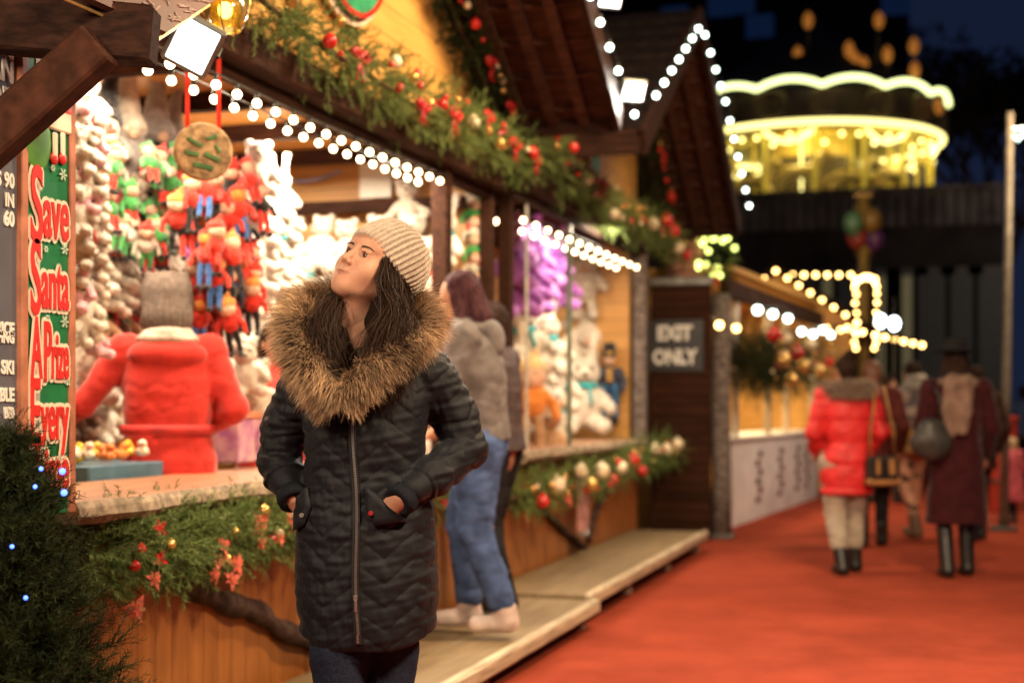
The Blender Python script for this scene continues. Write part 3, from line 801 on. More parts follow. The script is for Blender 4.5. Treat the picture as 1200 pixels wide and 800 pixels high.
# ================================================================ ground
m = mat('dark_asphalt', (.035, .033, .032), spec=.15, rough=.9, var=.3, scale=30, bump=.3, bscale=80)
struct(MB().add([(-70, -12, 0), (70, -12, 0), (70, 160, 0), (-70, 160, 0)], [(0, 1, 2, 3)]).build('ground', m))
CARPET0 = mat('red_carpet', (.33, .058, .030), spec=.05, rough=1.0, var=.16, scale=1.1, bump=.5, bscale=160, lo=.3, hi=.7)
nx, ny = 60, 240
CARPET = CARPET0; n_ = CARPET.node_tree.nodes; l_ = CARPET.node_tree.links; bs_ = n_['Principled BSDF']
src = bs_.inputs['Base Color'].links[0].from_socket
t1 = n_.new('ShaderNodeTexNoise'); t1.inputs['Scale'].default_value = 3.2; t1.inputs['Detail'].default_value = 8; t1.inputs['Roughness'].default_value = .7
t2 = n_.new('ShaderNodeTexVoronoi'); t2.inputs['Scale'].default_value = 26
c_ = n_.new('ShaderNodeTexCoord'); l_.new(c_.outputs['Object'], t1.inputs['Vector']); l_.new(c_.outputs['Object'], t2.inputs['Vector'])
r1 = n_.new('ShaderNodeMapRange'); r1.inputs[1].default_value = .38; r1.inputs[2].default_value = .62; r1.inputs[3].default_value = .84; r1.inputs[4].default_value = 1.05; l_.new(t1.outputs['Fac'], r1.inputs[0])
r2_ = n_.new('ShaderNodeMapRange'); r2_.inputs[1].default_value = .04; r2_.inputs[2].default_value = .12; r2_.inputs[3].default_value = .8; r2_.inputs[4].default_value = 1.0; l_.new(t2.outputs['Distance'], r2_.inputs[0])
mu = n_.new('ShaderNodeMath'); mu.operation = 'MULTIPLY'; l_.new(r1.outputs[0], mu.inputs[0]); l_.new(r2_.outputs[0], mu.inputs[1])
vm = n_.new('ShaderNodeVectorMath'); vm.operation = 'SCALE'; l_.new(src, vm.inputs[0]); l_.new(mu.outputs[0], vm.inputs['Scale']); l_.new(vm.outputs[0], bs_.inputs['Base Color'])
X, Y = np.meshgrid(np.linspace(-2.3, 4.6, nx), np.linspace(-1.5, 30, ny), indexing='ij')
Z = .006+.0035*(1+noise3(np.stack([X.ravel()*.8, Y.ravel()*1.3, 0*X.ravel()], 1), 4)).reshape(X.shape).clip(0, 2)
i = np.arange(nx-1)[:, None]*ny; j = np.arange(ny-1)[None]
struct(mesh_np('red_carpet', np.stack([X, Y, Z], -1).reshape(-1, 3), np.stack([i+j, i+ny+j, i+ny+j+1, i+j+1], -1).reshape(-1, 4), CARPET))

# ================================================================ greenery
def needles(centres, axes, L=.11, nn=34, nl=.030, nw=.0034, seed=0):
    """fir sprigs: needle triangles around a short twig"""
    r = np.random.default_rng(seed); n = len(centres)
    axes = axes/np.linalg.norm(axes, axis=1)[:, None]
    Ls = L*r.uniform(.6, 1.25, n)
    t = np.tile(np.linspace(.02, 1, nn), (n, 1)); 
    base = centres[:, None]+axes[:, None]*(t*Ls[:, None])[..., None]
    rv = r.normal(size=(n, nn, 3)); rv -= (rv*axes[:, None]).sum(-1, keepdims=True)*axes[:, None]; rv /= np.linalg.norm(rv, axis=-1, keepdims=True)
    d = rv*.85+axes[:, None]*.75; d /= np.linalg.norm(d, axis=-1, keepdims=True)
    tip = base+d*(nl*(1.15-.5*t)[..., None]*r.uniform(.8, 1.2, (n, nn, 1)))
    sd = np.cross(d, r.normal(size=d.shape)); sd /= np.linalg.norm(sd, axis=-1, keepdims=True)
    V = np.stack([base-sd*nw/2, base+sd*nw/2, tip], 2).reshape(-1, 3)
    # the twig itself
    s2 = np.cross(axes, r.normal(size=axes.shape)); s2 /= np.linalg.norm(s2, axis=1)[:, None]
    e = centres+axes*Ls[:, None]; b = len(V)
    V2 = np.stack([centres-s2*.0025, centres+s2*.0025, e], 1).reshape(-1, 3)
    Fc = np.arange(len(V)+len(V2)).reshape(-1, 3)
    return np.concatenate([V, V2]), Fc
def star(mb, c, r, nrm, k=6, th=.004, cup=.25, rot=0):
    """petals round a centre: a poinsettia or a bow"""
    q = Vector(nrm).to_track_quat('Z', 'Y').to_matrix()
    for i in range(k):
        a = rot+2*PI*i/k; d = Vector((math.cos(a), math.sin(a), 0)); s = Vector((-math.sin(a), math.cos(a), 0))
        z = Vector((0, 0, 1)); rr = r*(1 if i % 2 == 0 else .72)
        pts = [z*.004, d*rr*.45+s*rr*.24+z*rr*cup*.6, d*rr+z*rr*cup*.4, d*rr*.45-s*rr*.24+z*rr*cup*.6]
        vs = [Vector(c)+q@p for p in pts]+[Vector(c)+q@(p-z*th) for p in pts]
        mb.add(vs, [(0, 1, 2, 3), (7, 6, 5, 4), (0, 4, 5, 1), (1, 5, 6, 2), (2, 6, 7, 3), (3, 7, 4, 0)])
def garland(name, label, pts, rad, dens, droop=.3, seed=1, deco=(), nmat=None, group=None, L=.11, facing=(1, -.3, 0), clump=.5):
    """evergreen garland along a line; deco = [(t, kind, size, offset)]"""
    pp = spline(pts, 80); tg = np.gradient(pp, axis=0); tg /= np.linalg.norm(tg, axis=1)[:, None]
    ln = np.linalg.norm(np.diff(pp, axis=0), axis=1).sum(); n = int(dens*ln)
    r = np.random.default_rng(seed); u = r.uniform(0, 79, n); iu = u.astype(int).clip(0, 78); f = (u-iu)[:, None]
    c = pp[iu]*(1-f)+pp[iu+1]*f
    rv = r.normal(size=(n, 3)); rv -= (rv*tg[iu]).sum(1)[:, None]*tg[iu]; rv /= np.linalg.norm(rv, axis=1)[:, None]
    R = rad*(1+clump*np.sin(u*.55+seed)+.3*np.sin(u*1.7))
    rr = R*r.uniform(0, 1, n)**.5
    c = c+rv*(rr*.75)[:, None]
    ax = rv+tg[iu]*r.normal(.35, .8, n)[:, None]+r.normal(0, .35, (n, 3)); ax[:, 2] -= droop
    root = thing(name, label, 'garland', tuple(pp[40]), 0, group)
    o = np.array(pp[40])
    V, Fc = needles(c-o, ax, L=L, seed=seed+5)
    mesh_np('foliage', V, Fc, nmat or NEEDLE, root, smooth=False)
    mb = MB(); mb.tube([tuple(p-o) for p in pp[::4]], .012, 6); mb.build('branch', TWIG, root, True)
    fc = Vector(facing).normalized()
    small = [(r.uniform(.02, .98), 'rgcrgs'[r.integers(0, 6)], r.uniform(.013, .024), r.uniform(-.6, .7)*rad) for _ in range(int(ln*7))]
    for k, (t, kind, sz, off) in enumerate(list(deco)+small):
        p = pp[int(np.clip(t, 0, 1)*79)]-o; q = Vector(p)+fc*rad*.95+Vector((0, 0, off)); mb = MB()
        if kind == 's': star(mb, q, .04, fc+Vector(r.normal(0, .4, 3)), 5, rot=r.uniform(0, 1)); mb.build('small_red_flower', REDR, root)
        elif kind == 'p': star(mb, q, sz, fc+Vector((0, 0, .2))+Vector(r.normal(0, .25, 3)), 6, rot=r.uniform(0, 1)); star(mb, q+fc*.008, sz*.6, fc, 6, rot=.5); mb.build('poinsettia', CORAL, root)
        elif kind == 'b':
            sd = Vector((0, 1, 0))
            for s in (-1, 1):
                mb.tube([q, q+sd*s*sz*.5+Vector((0, 0, sz*.35)), q+sd*s*sz+Vector((0, 0, .1*sz)), q+sd*s*sz*.5-Vector((0, 0, sz*.2)), q], [.006, .016, .020, .014, .006], 7)
                mb.bar(q, q+sd*s*sz*.45-Vector((0, 0, sz*1.2)), .022, .004, up=(1, 0, 0))
            mb.ball(q, .018, 8); mb.build('bow', REDR, root, True)
        else:
            mm = {'r': REDB, 'g': GOLDB, 'c': CREAMB}[kind]
            mb.ball(q, sz, 14); mb.lathe([(sz*.22, sz*.95), (sz*.22, sz*1.2), (.001, sz*1.22)], tuple(q), 8); mb.build('bauble', mm, root, True)
    return root

# ================================================================ lights on strings
BULB_ME = {}
def bulb_string(label, pts, n, m, r=.022, hang=.035, group=None, cable=True, drop=True):
    pts = [Vector(p) for p in pts]; L = [0]
    for a, b in zip(pts[:-1], pts[1:]): L.append(L[-1]+(b-a).length)
    o = pts[0]; root = thing('string_lights', label, 'string lights', tuple(o), 0, group)
    if cable:
        mb = MB(); mb.tube([p-o for p in pts], .004, 5); mb.build('cable', BLACKM, root)
    key = (m.name, r, hang)
    if key not in BULB_ME:
        mb = MB(); mb.ball((0, 0, -hang-r*.6), r, 10)
        b0 = mb.build('bulb', m, None, True); mc = MB(); mc.lathe([(.001, 0), (r*.55, -.002), (r*.55, -hang*.8), (r*.45, -hang)], (0, 0, 0), 8); s0 = mc.build('socket', BLACKM, b0, True)
        BULB_ME[key] = (b0.data, s0.data); bpy.data.objects.remove(s0); bpy.data.objects.remove(b0)
    dm, ds = BULB_ME[key]
    for k in range(n):
        t = L[-1]*(k+.5)/n
        for i in range(len(pts)-1):
            if t <= L[i+1]+1e-6: q = pts[i].lerp(pts[i+1], (t-L[i])/(L[i+1]-L[i])); break
        b = bpy.data.objects.new('bulb', dm); COL.objects.link(b); b.parent = root; b.location = q-o
        s = bpy.data.objects.new('socket', ds); COL.objects.link(s); s.parent = b
    return root

# ================================================================ the two near stalls (gables face the street)
WX = -2.54       # wall plane
EAVE, RIDGE = 2.97, 4.36
def stall(name, label, y0, y1, ridge_y, e0, e1, lower_label=None, back=-4.4, zbeam=2.52, cnt=(0, 1), x_over=-1.81, zfl=.19):
    """y0..y1 body, e0..e1 roof eaves; everything in world metres"""
    S = thing(name, label, 'stall', (WX, (y0+y1)/2, 0))
    off = Vector((WX, (y0+y1)/2, 0))
    def B(mb, nm, m, par=S, **k):
        mb.v = [tuple(Vector(v)-off) for v in mb.v]
        return mb.build(nm, m, par, **k)
    B(MB().box((WX-.03, (y0+y1)/2, .46), (.06, y1-y0, .92)), 'front_panel', OAKV)
    B(MB().box((back-.03, (y0+y1)/2, 1.35), (.06, y1-y0, 2.7)), 'back_wall', OAKV)
    B(MB().box(((back+WX)/2-.03, y1-.03, 1.40), (WX-back-.065, .06, 2.8)), 'side_wall', OAKX)
    B(MB().box(((back+WX)/2-.03, y0+.03, 1.40), (WX-back-.065, .06, 2.8)), 'side_wall', OAKX)
    B(MB().box(((back+WX)/2-.03, (y0+y1)/2, .05), (WX-back-.07, y1-y0-.13, .1)), 'floor', DECK)
    # ceiling boards
    B(MB().box(((back+WX)/2-.03, (y0+y1)/2, 2.76), (WX-back-.07, y1-y0-.13, .03)), 'ceiling', OAK)
    for k in range(6):
        yy = y0+.4+(y1-y0-.8)*k/5
        B(MB().box(((back+WX)/2-.03, yy, 2.70), (WX-back-.08, .06, .085)), 'ceiling_joist', DARKW2)
    # gable
    zb = zbeam+.13
    def zr(y): return (EAVE-.02)+(RIDGE-EAVE)*(1-abs(y-ridge_y)/((e1-e0)/2))
    gm = MB(); gm.prism([(y0-ridge_y, zb), (y1-ridge_y, zb), (y1-ridge_y, max(zb+.05, zr(y1)-.1)), (0, RIDGE-.12), (max(y0, e0)-ridge_y, max(zb+.05, zr(max(y0, e0))-.1)), (y0-ridge_y, zb+.04)], (WX-.03, ridge_y, 0), .05, (0, 1, 0), (0, 0, 1))
    B(gm, 'gable', OAK)
    # beams and posts
    B(MB().box((WX+.05, (y0+y1)/2, zbeam+.06), (.14, y1-y0+.02, .13), bev=.008), 'beam', DARKW)
    B(MB().box((WX+.02, (y0+y1)/2, zbeam-.035), (.05, y1-y0-.1, .05), bev=.004), 'rail', DARKW)
    # roof: two slopes with thickness, rafters and battens under the street side overhang
    hw = (e1-e0)/2; xb = back-.1
    for s, nm in ((-1, 'roof_slope'), (1, 'roof_slope')):
        ye = ridge_y+s*hw; t = .05
        mb = MB(); a = [(x_over, ye, EAVE), (x_over, ridge_y, RIDGE), (xb, ridge_y, RIDGE), (xb, ye, EAVE)]
        mb.add([Vector(v) for v in a]+[Vector(v)+Vector((0, 0, t)) for v in a], [(0, 1, 2, 3)[::-s], (4, 5, 6, 7)[::s], (0, 4, 5, 1)[::s], (3, 2, 6, 7)[::s], (0, 3, 7, 4)[::s]])
        r_ = B(mb, nm, UNDER)
        # shingle courses on top
        sm = MB(); n = 9
        for k in range(n):
            f0 = k/n; f1 = (k+1.15)/n; f1 = min(f1, 1)
            p0 = Vector((0, ye+(ridge_y-ye)*f0, EAVE+(RIDGE-EAVE)*f0+t+.03)); p1 = Vector((0, ye+(ridge_y-ye)*f1, EAVE+(RIDGE-EAVE)*f1+t+.008))
            sm.add([p0+Vector((x_over+.02, 0, 0)), p1+Vector((x_over+.02, 0, 0)), p1+Vector((xb, 0, 0)), p0+Vector((xb, 0, 0)),
                    p0+Vector((x_over+.02, 0, -.022)), p0+Vector((xb, 0, -.022))], [(0, 1, 2, 3), (0, 3, 5, 4)])
        B(sm, 'shingles', SHING, r_) if False else None
        sh = sm.build('shingles', SHING, r_); 
        for v in sh.data.vertices: v.co -= off
        bt = MB(); sl = Vector((0, ridge_y-ye, RIDGE-EAVE))
        for k in range(10):
            f = (k+.35)/10; q = Vector((0, ye, EAVE))+sl*f-Vector((0, 0, .014))
            bt.bar(q+Vector((WX+.02, 0, 0)), q+Vector((x_over-.01, 0, 0)), .03, .028, up=sl.cross(Vector((1, 0, 0))))
        for x in (WX+.17, WX+.36, WX+.55):
            q0 = Vector((x, ye, EAVE-.035)); bt.bar(q0, q0+sl, .045, .06, up=(1, 0, 0))
        b2 = bt.build('battens', UNDER, r_)
        for v in b2.data.vertices: v.co -= off
        # verge board at the street end, eave board
        vb = MB(); q0 = Vector((x_over+.022, ye, EAVE-.01)); vb.bar(q0-sl*.01, q0+sl*1.005, .17, .035, up=(1, 0, 0)); B(vb, 'verge_board', DARKW2)
        B(MB().box(((x_over+xb)/2, ye+s*.018, EAVE-.02), (x_over-xb, .03, .16)), 'eave_board', DARKW2)
    return S, off, B

# stall one
S1, off1, B1 = stall('market_stall', 'game stall with orange wood gable, soft toys and a red coated vendor', 3.42, 8.02, 5.86, 3.49, 8.23)
# stall two
S2, off2, B2 = stall('market_stall', 'game stall with purple toys and a glazed front, next to the dark exit panel', 8.30, 12.48, 11.3, 9.0, 13.6, zbeam=2.62)
for (Bx, y, x, zt, wd) in ((B1, 3.47, WX+.04, 2.52, .10), (B1, 7.14, WX+.03, 2.52, .09), (B1, 7.98, WX+.02, 2.52, .07), (B2, 8.36, WX+.02, 2.62, .08), (B2, 12.42, WX+.04, 2.62, .11)):
    Bx(MB().box((x, y, zt/2+.47), (wd, wd, zt-.95), bev=.006), 'post', DARKW if y < 12 else LOG)
def counter(Bx, y0, y1, x0=-3.02, x1=-2.40, z=.90, th=.07, seed=1, name='counter'):
    n = 46; r = np.random.default_rng(seed); ys = np.linspace(y0, y1, n)
    e = x1+.018*np.sin(ys*5+seed)+.012*np.sin(ys*13)+r.normal(0, .005, n)
    m = MB(); vs = []; 
    for k in range(n): vs += [(x0, ys[k], z+th), (e[k]-.012, ys[k], z+th), (e[k], ys[k], z+th*.72), (e[k]+.006, ys[k], z+th*.35+.004*math.sin(ys[k]*40)), (e[k]-.02, ys[k], z+.004*math.sin(ys[k]*23)), (x0, ys[k], z)]
    fs = []
    for k in range(n-1):
        for q in range(6): a = k*6+q; b = k*6+(q+1) % 6; fs.append((a, b, b+6, a+6)); m.mi.append(1 if q in (1, 2, 3) else 0)
    fs += [tuple(range(6))[::-1], tuple((n-1)*6+q for q in range(6))]; m.mi += [1, 1]
    m.v = vs; m.f = fs
    return Bx(m, name, SLAB, mats=[SLAB, BARK], smooth=False)
counter(B1, 3.62, 7.10, seed=1); counter(B2, 8.42, 12.34, seed=4, x1=-2.42)
# crooked branches as trim on the fronts
def trim(Bx, pts, r, m=None):
    mb = MB(); p = spline(pts, 26); rs = [r*(1+.18*math.sin(i*1.3)+.12*math.sin(i*.6)) for i in range(26)]
    mb.tube([tuple(q) for q in p], rs, 9); return Bx(mb, 'branch_trim', m or mat('dark_branch', (.06, .035, .028), rough=.8, var=.4, scale=20, bump=.6, bscale=40), smooth=True)
xx = WX+.025
def onwall(px, py, x=xx): return tuple(P(px, py, X=x))
trim(B1, [onwall(178, 655), onwall(222, 686), onwall(262, 706), onwall(300, 716), onwall(330, 738), onwall(372, 752)], .042)
trim(B2, [onwall(618, 578), onwall(640, 600), onwall(662, 622), onwall(684, 640)], .026)
trim(B2, [onwall(722, 562), onwall(708, 580), onwall(696, 606), onwall(690, 634)], .026)
trim(B2, [onwall(600, 556), onwall(580, 590), onwall(560, 640)], .024)
# dark purlin and brace at the near end of stall one
B1(MB().bar(P(-60, 22, X=-2.50), P(182, 44, X=-1.98), .10, .15, bev=.008), 'bracket_beam', DARKW2)
B1(MB().bar(P(-55, 205, X=-2.44), P(118, 52, X=-2.06), .09, .115, bev=.008), 'bracket_brace', mat('red_brown_timber', (.050, .017, .009), spec=.12, rough=.8, var=.4, scale=9, stretch=(2, 2, 2), bump=.08, bscale=40))
# round green board on gable one
def disc(Bx, c, r, m, t=.02, n=40, name='round_board', par=None):
    mb = MB(); mb.lathe([(.0001, 0), (r, 0), (r, t), (.0001, t)], c, n, Matrix.Rotation(PI/2, 3, 'Y')); return Bx(mb, name, m) if par is None else Bx(mb, name, m, par)
rb = P(403, -96, X=WX+.02)
d0 = disc(B1, rb, .47, mat('cream_rim', (.62, .47, .36), rough=.5)); disc(B1, rb+Vector((.022, 0, 0)), .435, mat('green_board', (.02, .22, .10), rough=.45), name='green_face', par=d0)
mb = MB(); mb.lathe([(.415, 0), (.437, 0), (.437, .01), (.415, .01), (.415, 0)], rb+Vector((.044, 0, 0)), 40, Matrix.Rotation(PI/2, 3, 'Y')); B1(mb, 'red_rim', REDB, d0)
mb = MB()
for (a, b, w_, h_) in ((-.10, -.24, .03, .07), (-.0, -.27, .035, .045), (-.10, -.33, .03, .03), (.14, -.20, .06, .20), (.23, -.14, .05, .12)):
    mb.box(rb+Vector((.046, a, b)), (.008, w_, h_), bev=.002)
B1(mb, 'painted_figures', WHITEP, d0)
# poster high on gable two
pc = P(697, 170, X=WX+.02); PO = MB().box(pc, (.02, .42, .52), bev=.003); d1 = B2(PO, 'painted_poster', mat('pale_poster', (.62, .50, .42), rough=.5, col2=(.72, .25, .18), scale=5))
B2(MB().prism([(-.16, -.24), (.08, -.24), (.14, -.05), (-.02, .02), (-.15, -.08)], pc+Vector((.013, 0, 0)), .006, (0, 1, 0), (0, 0, 1)), 'green_shape', mat('poster_green', (.05, .30, .16), rough=.5), d1)

# strings of bulbs inside the eaves
for k in (0, 1):
    bulb_string('warm bulb string hanging along the eave of the near stall' if k == 0 else 'second bulb row just behind the first in the near stall',
                [(-2.46-.12*k, 3.85+.07*k, 2.44), (-2.46-.12*k, 5.4, 2.435), (-2.46-.12*k, 7.05, 2.46)], 20, BULB, .017, .03)
for k in range(2):
    bulb_string(('outer', 'inner')[k]+' row of warm bulbs under the eave of the glazed stall', [(-2.48-.18*k, 8.45, 2.46), (-2.48-.18*k, 12.3, 2.50)], 13, BULB, .019, .03)
# verge strings of cool bulbs
bulb_string('cool white bulbs down the far roof edge of the near stall', [P(686, -30, X=-1.74), P(700, 8, X=-1.74), P(748, 138, X=-1.74)], 6, BULBC, .020, .03)
bulb_string('cool white bulbs down the far roof edge of the glazed stall', [P(823, 24, X=-1.74), P(850, 112, X=-1.74), P(880, 245, X=-1.74)], 11, BULBC, .021, .03)
bulb_string('cool white bulbs up the near roof edge of the glazed stall', [P(764, 112, X=-1.74), P(822, 22, X=-1.74)], 7, BULBC, .021, .03)

# garlands
bw = [(.06, 'b', .07, .02), (.14, 'g', .028, 0), (.22, 'r', .03, -.04), (.3, 'b', .08, -.02), (.40, 'c', .03, .06), (.46, 'g', .025, .05), (.5, 'b', .07, -.05), (.57, 'r', .03, .02), (.63, 'b', .08, 0), (.7, 'c', .035, 0), (.76, 'b', .07, .05), (.82, 'g', .03, -.06), (.88, 'b', .08, -.02), (.95, 'r', .035, 0), (.98, 'b', .07, -.03)]
gX = WX+.16
garland('garland', 'thick fir garland with red bows along the beam of the near stall', [(gX, 4.25, 2.80), (gX, 5.1, 2.72), (gX, 5.9, 2.70), (gX, 6.6, 2.68), (gX, 7.4, 2.74), (gX+.03, 8.15, 2.72)], .125, 380, .25, 3, bw)
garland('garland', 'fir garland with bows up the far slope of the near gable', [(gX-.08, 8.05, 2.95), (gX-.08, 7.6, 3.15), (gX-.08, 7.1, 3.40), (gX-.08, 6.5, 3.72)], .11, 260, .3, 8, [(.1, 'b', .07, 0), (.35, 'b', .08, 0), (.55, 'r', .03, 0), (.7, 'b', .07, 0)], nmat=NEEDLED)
garland('garland', 'fir garland with red baubles along the beam of the glazed stall', [(gX, 8.5, 2.90), (gX, 9.3, 2.80), (gX, 10.3, 2.76), (gX, 11.4, 2.76), (gX, 12.6, 2.80), (gX+.05, 13.2, 2.70)], .145, 330, .25, 13,
        [(.05, 'b', .08, .05), (.15, 'r', .04, .1), (.24, 'c', .04, 0), (.33, 'b', .08, .05), (.4, 'c', .04, -.1), (.55, 'g', .04, .05), (.66, 'c', .05, 0), (.76, 'r', .06, .08), (.82, 'r', .07, .02), (.88, 'c', .05, -.08), (.93, 'g', .045, 0), (.98, 'r', .05, -.05)])
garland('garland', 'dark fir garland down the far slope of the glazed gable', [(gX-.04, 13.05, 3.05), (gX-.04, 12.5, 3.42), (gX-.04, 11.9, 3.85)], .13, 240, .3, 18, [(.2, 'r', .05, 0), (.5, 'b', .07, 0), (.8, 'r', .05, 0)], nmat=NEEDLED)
garland('garland', 'fir garland with coral poinsettias under the live edge counter', [(-2.47, 3.72, .78), (-2.45, 4.1, .81), (-2.44, 4.5, .78), (-2.45, 4.9, .82), (-2.44, 5.4, .79), (-2.45, 6.0, .82), (-2.45, 6.9, .80)], .11, 700, .25, 23,
        [(.31, 'p', .045, -.01), (.345, 'p', .05, -.08), (.29, 'p', .04, -.11), (.435, 'p', .045, .0), (.45, 'p', .04, .05), (.54, 'p', .045, -.02), (.48, 'r', .025, -.06), (.57, 'p', .04, .02), (.10, 'p', .05, -.17), (.13, 'p', .04, -.10), (.30, 'p', .04, -.06), (.33, 'p', .042, -.13), (.42, 'p', .05, .03), (.44, 'p', .042, -.05), (.52, 'p', .05, .05), (.5, 'p', .042, -.06), (.58, 'r', .035, -.07), (.62, 'p', .045, -.04), (.66, 'g', .03, 0), (.7, 'r', .04, -.06), (.78, 'p', .045, 0), (.84, 'p', .042, .03)])
garland('garland', 'fir garland with cream and red baubles under the glazed stall counter', [(-2.47, 8.3, .68), (-2.45, 9.2, .76), (-2.45, 10.2, .74), (-2.45, 11.3, .80), (-2.42, 12.4, .84), (-2.38, 13.1, .84)], .14, 300, .4, 28,
        [(.08, 'r', .045, -.05), (.15, 'c', .06, 0), (.2, 'p', .06, -.12), (.27, 'c', .05, .05), (.33, 'g', .05, -.05), (.4, 'c', .06, .04), (.47, 'r', .04, -.06), (.52, 'c', .05, 0), (.6, 'r', .06, .02), (.66, 'r', .045, -.1), (.75, 'c', .05, .05), (.84, 'c', .055, .02), (.9, 'p', .045, 0), (.96, 'c', .06, .06)])

# ================================================================ step platforms
def platform(y0, y1, dz, label):
    T = thing('step_platform', label, 'platform', (-2.2, (y0+y1)/2, 0), 0, None); L = y1-y0; z = .19+dz
    MB().box((-.005, 0, z-.02), (.62, L, .03), bev=.003).build('deck_board', DECK, T)
    MB().box((.320, 0, z-.032), (.055, L, .075), bev=.012).build('edge_batten', DECKE, T)
    for y in (-L/2+.05, -L/6, L/6, L/2-.05):
        MB().box((.22, y, (z-.07)/2+.004), (.10, .09, z-.078), bev=.006).build('leg', DECKE, T)
    MB().box((.305, 0, z-.078), (.02, L-.02, .03)).build('under_rail', DARKW, T)
    return T
pf = platform(2.2, 7.80, -.025, 'weathered plywood step running past the woman, nearer of two')
pf.location.x += .045; pf.rotation_euler = (0, 0, -.004)
platform(7.84, 12.15, -.004, 'weathered plywood step in front of the glazed stall, farther of two')

# ================================================================ exit panel, posts, chimney pillar
E = thing('exit_panel', 'dark boarded panel with an EXIT ONLY board', 'panel', (-2.27, 13.2, 0))
ez = P(790, 335, Y=13.2).z
MB().box((0, 0, ez/2), (.56, .06, ez)).build('boarding', BROWNB, E)
MB().box((0, 0, ez+.04), (.60, .10, .08), bev=.01).build('capping', GREYM, E)
c0 = P(791, 405, Y=13.16)
sb = MB().box((c0.x+2.27+.01, -.05, c0.z), (.52, .03, .48), bev=.004).build('sign_board', BLACKM, E)
def text(body, size, loc, m, parent, rot, ext=.004, align='CENTER', sx=1, bold=.0, name='lettering', sp=1):
    cu = bpy.data.curves.new(name, 'FONT'); cu.body = body; cu.size = size; cu.extrude = ext; cu.align_x = align; cu.align_y = 'CENTER'; cu.offset = bold; cu.space_character = sp
    cu.resolution_u = 3
    o = bpy.data.objects.new(name, cu); COL.objects.link(o)
    dg = bpy.context.evaluated_depsgraph_get(); me = bpy.data.meshes.new_from_object(o.evaluated_get(dg))
    bpy.data.objects.remove(o); me.materials.clear(); me.materials.append(m)
    o = bpy.data.objects.new(name, me); COL.objects.link(o); o.parent = parent; o.location = loc; o.rotation_euler = rot; o.scale = (sx, 1, 1)
    return o
PALE = mat('pale_lettering', (.72, .70, .66), rough=.6, var=.08)
a = P(791, 391, Y=13.16); text('EXIT', .185, (c0.x+2.27, -.068, a.z), PALE, sb, (PI/2, 0, 0), bold=.008, sx=.86)
a = P(791, 419, Y=13.16); text('ONLY', .185, (c0.x+2.27, -.068, a.z), PALE, sb, (PI/2, 0, 0), bold=.008, sx=.82)
pb = P(838, 636, Z=0)
T = thing('post', 'grey rough barked corner post beside the exit panel', 'post', (-1.93, 13.42, 0))
mb = MB(); mb.tube([(0, 0, 0), (.01, 0, .6), (-.008, 0, 1.3), (.006, 0, 1.9), (0, 0, P(838, 345, Y=13.4).z)], [.10, .09, .095, .088, .09], 12); mb.build('trunk', LOG, T, True)
MB().box((0, 0, .03), (.24, .24, .05), bev=.01).build('foot', GREYM, T)
C = thing('chimney_pillar', 'small brown brick chimney block with a grey cap', 'chimney', (-2.36, 13.9, 0))
z0 = P(805, 328, Y=13.9).z; z1 = P(805, 272, Y=13.9).z
BR = mat('brown_brick', (.42, .20, .14), rough=.85, var=.5, scale=22, bump=.4)
mb = MB(); n = 6
for k in range(n):
    for q in range(2): mb.box((-.08+.16*q+(.03 if k % 2 else 0)-.015, 0, z0+(z1-z0)*(k+.5)/n), (.15, .3, (z1-z0)/n-.012), bev=.006)
mb.build('brickwork', BR, C); MB().box((0, 0, z0/2), (.3, .26, z0-.004)).build('stack_base', BROWNB, C)
mb = MB(); mb.box((0, 0, z1+.02), (.42, .40, .05), bev=.012); mb.lathe([(.14, z1+.045), (.13, z1+.12), (.08, z1+.16), (.0001, z1+.17)], (0, 0, 0), 14); mb.build('cap', mat('stone_cap', (.2, .17, .16), rough=.8), C)

# ================================================================ left signs
G1 = mat('sign_green', (.012, .16, .055), rough=.4, var=.1); R1 = mat('sign_red', (.62, .03, .025), rough=.4, var=.1); CR = mat('sign_cream', (.80, .68, .52), rough=.5, var=.06)
sg = thing('prize_sign', 'tall narrow green sign reading Save Santa A Prize Every', 'sign', (-2.41, 3.60, 0))
yz = lambda px, py: P(px, py, X=-2.40)
sy0 = yz(23, 400).y-3.60; sy1 = yz(83, 400).y-3.60; sz0 = yz(50, 604).z; sz1 = yz(50, 20).z; sw = sy1-sy0
MB().box((0, (sy0+sy1)/2, (sz0+sz1)/2), (.03, sw, sz1-sz0), bev=.003).build('board', G1, sg)
fm = MB()
for y in (sy0+.008, sy1-.008): fm.box((.008, y, (sz0+sz1)/2), (.03, .030, sz1-sz0), bev=.003)
fm.build('frame', mat('frame_copper', (.42, .16, .09), rough=.4), sg)
yc = (sy0+sy1)/2
def glyphs(ch, size, bold):
    cu = bpy.data.curves.new('g', 'FONT'); cu.body = ch; cu.size = size; cu.offset = bold; cu.resolution_u = 4; cu.extrude = .002
    o_ = bpy.data.objects.new('g', cu); COL.objects.link(o_); me = bpy.data.meshes.new_from_object(o_.evaluated_get(bpy.context.evaluated_depsgraph_get())); bpy.data.objects.remove(o_)
    v_ = np.array([tuple(q.co) for q in me.vertices]); return v_, [tuple(p_.vertices) for p_ in me.polygons], [tuple(p_.vertices) for p_ in me.polygons if p_.normal.z > .5]
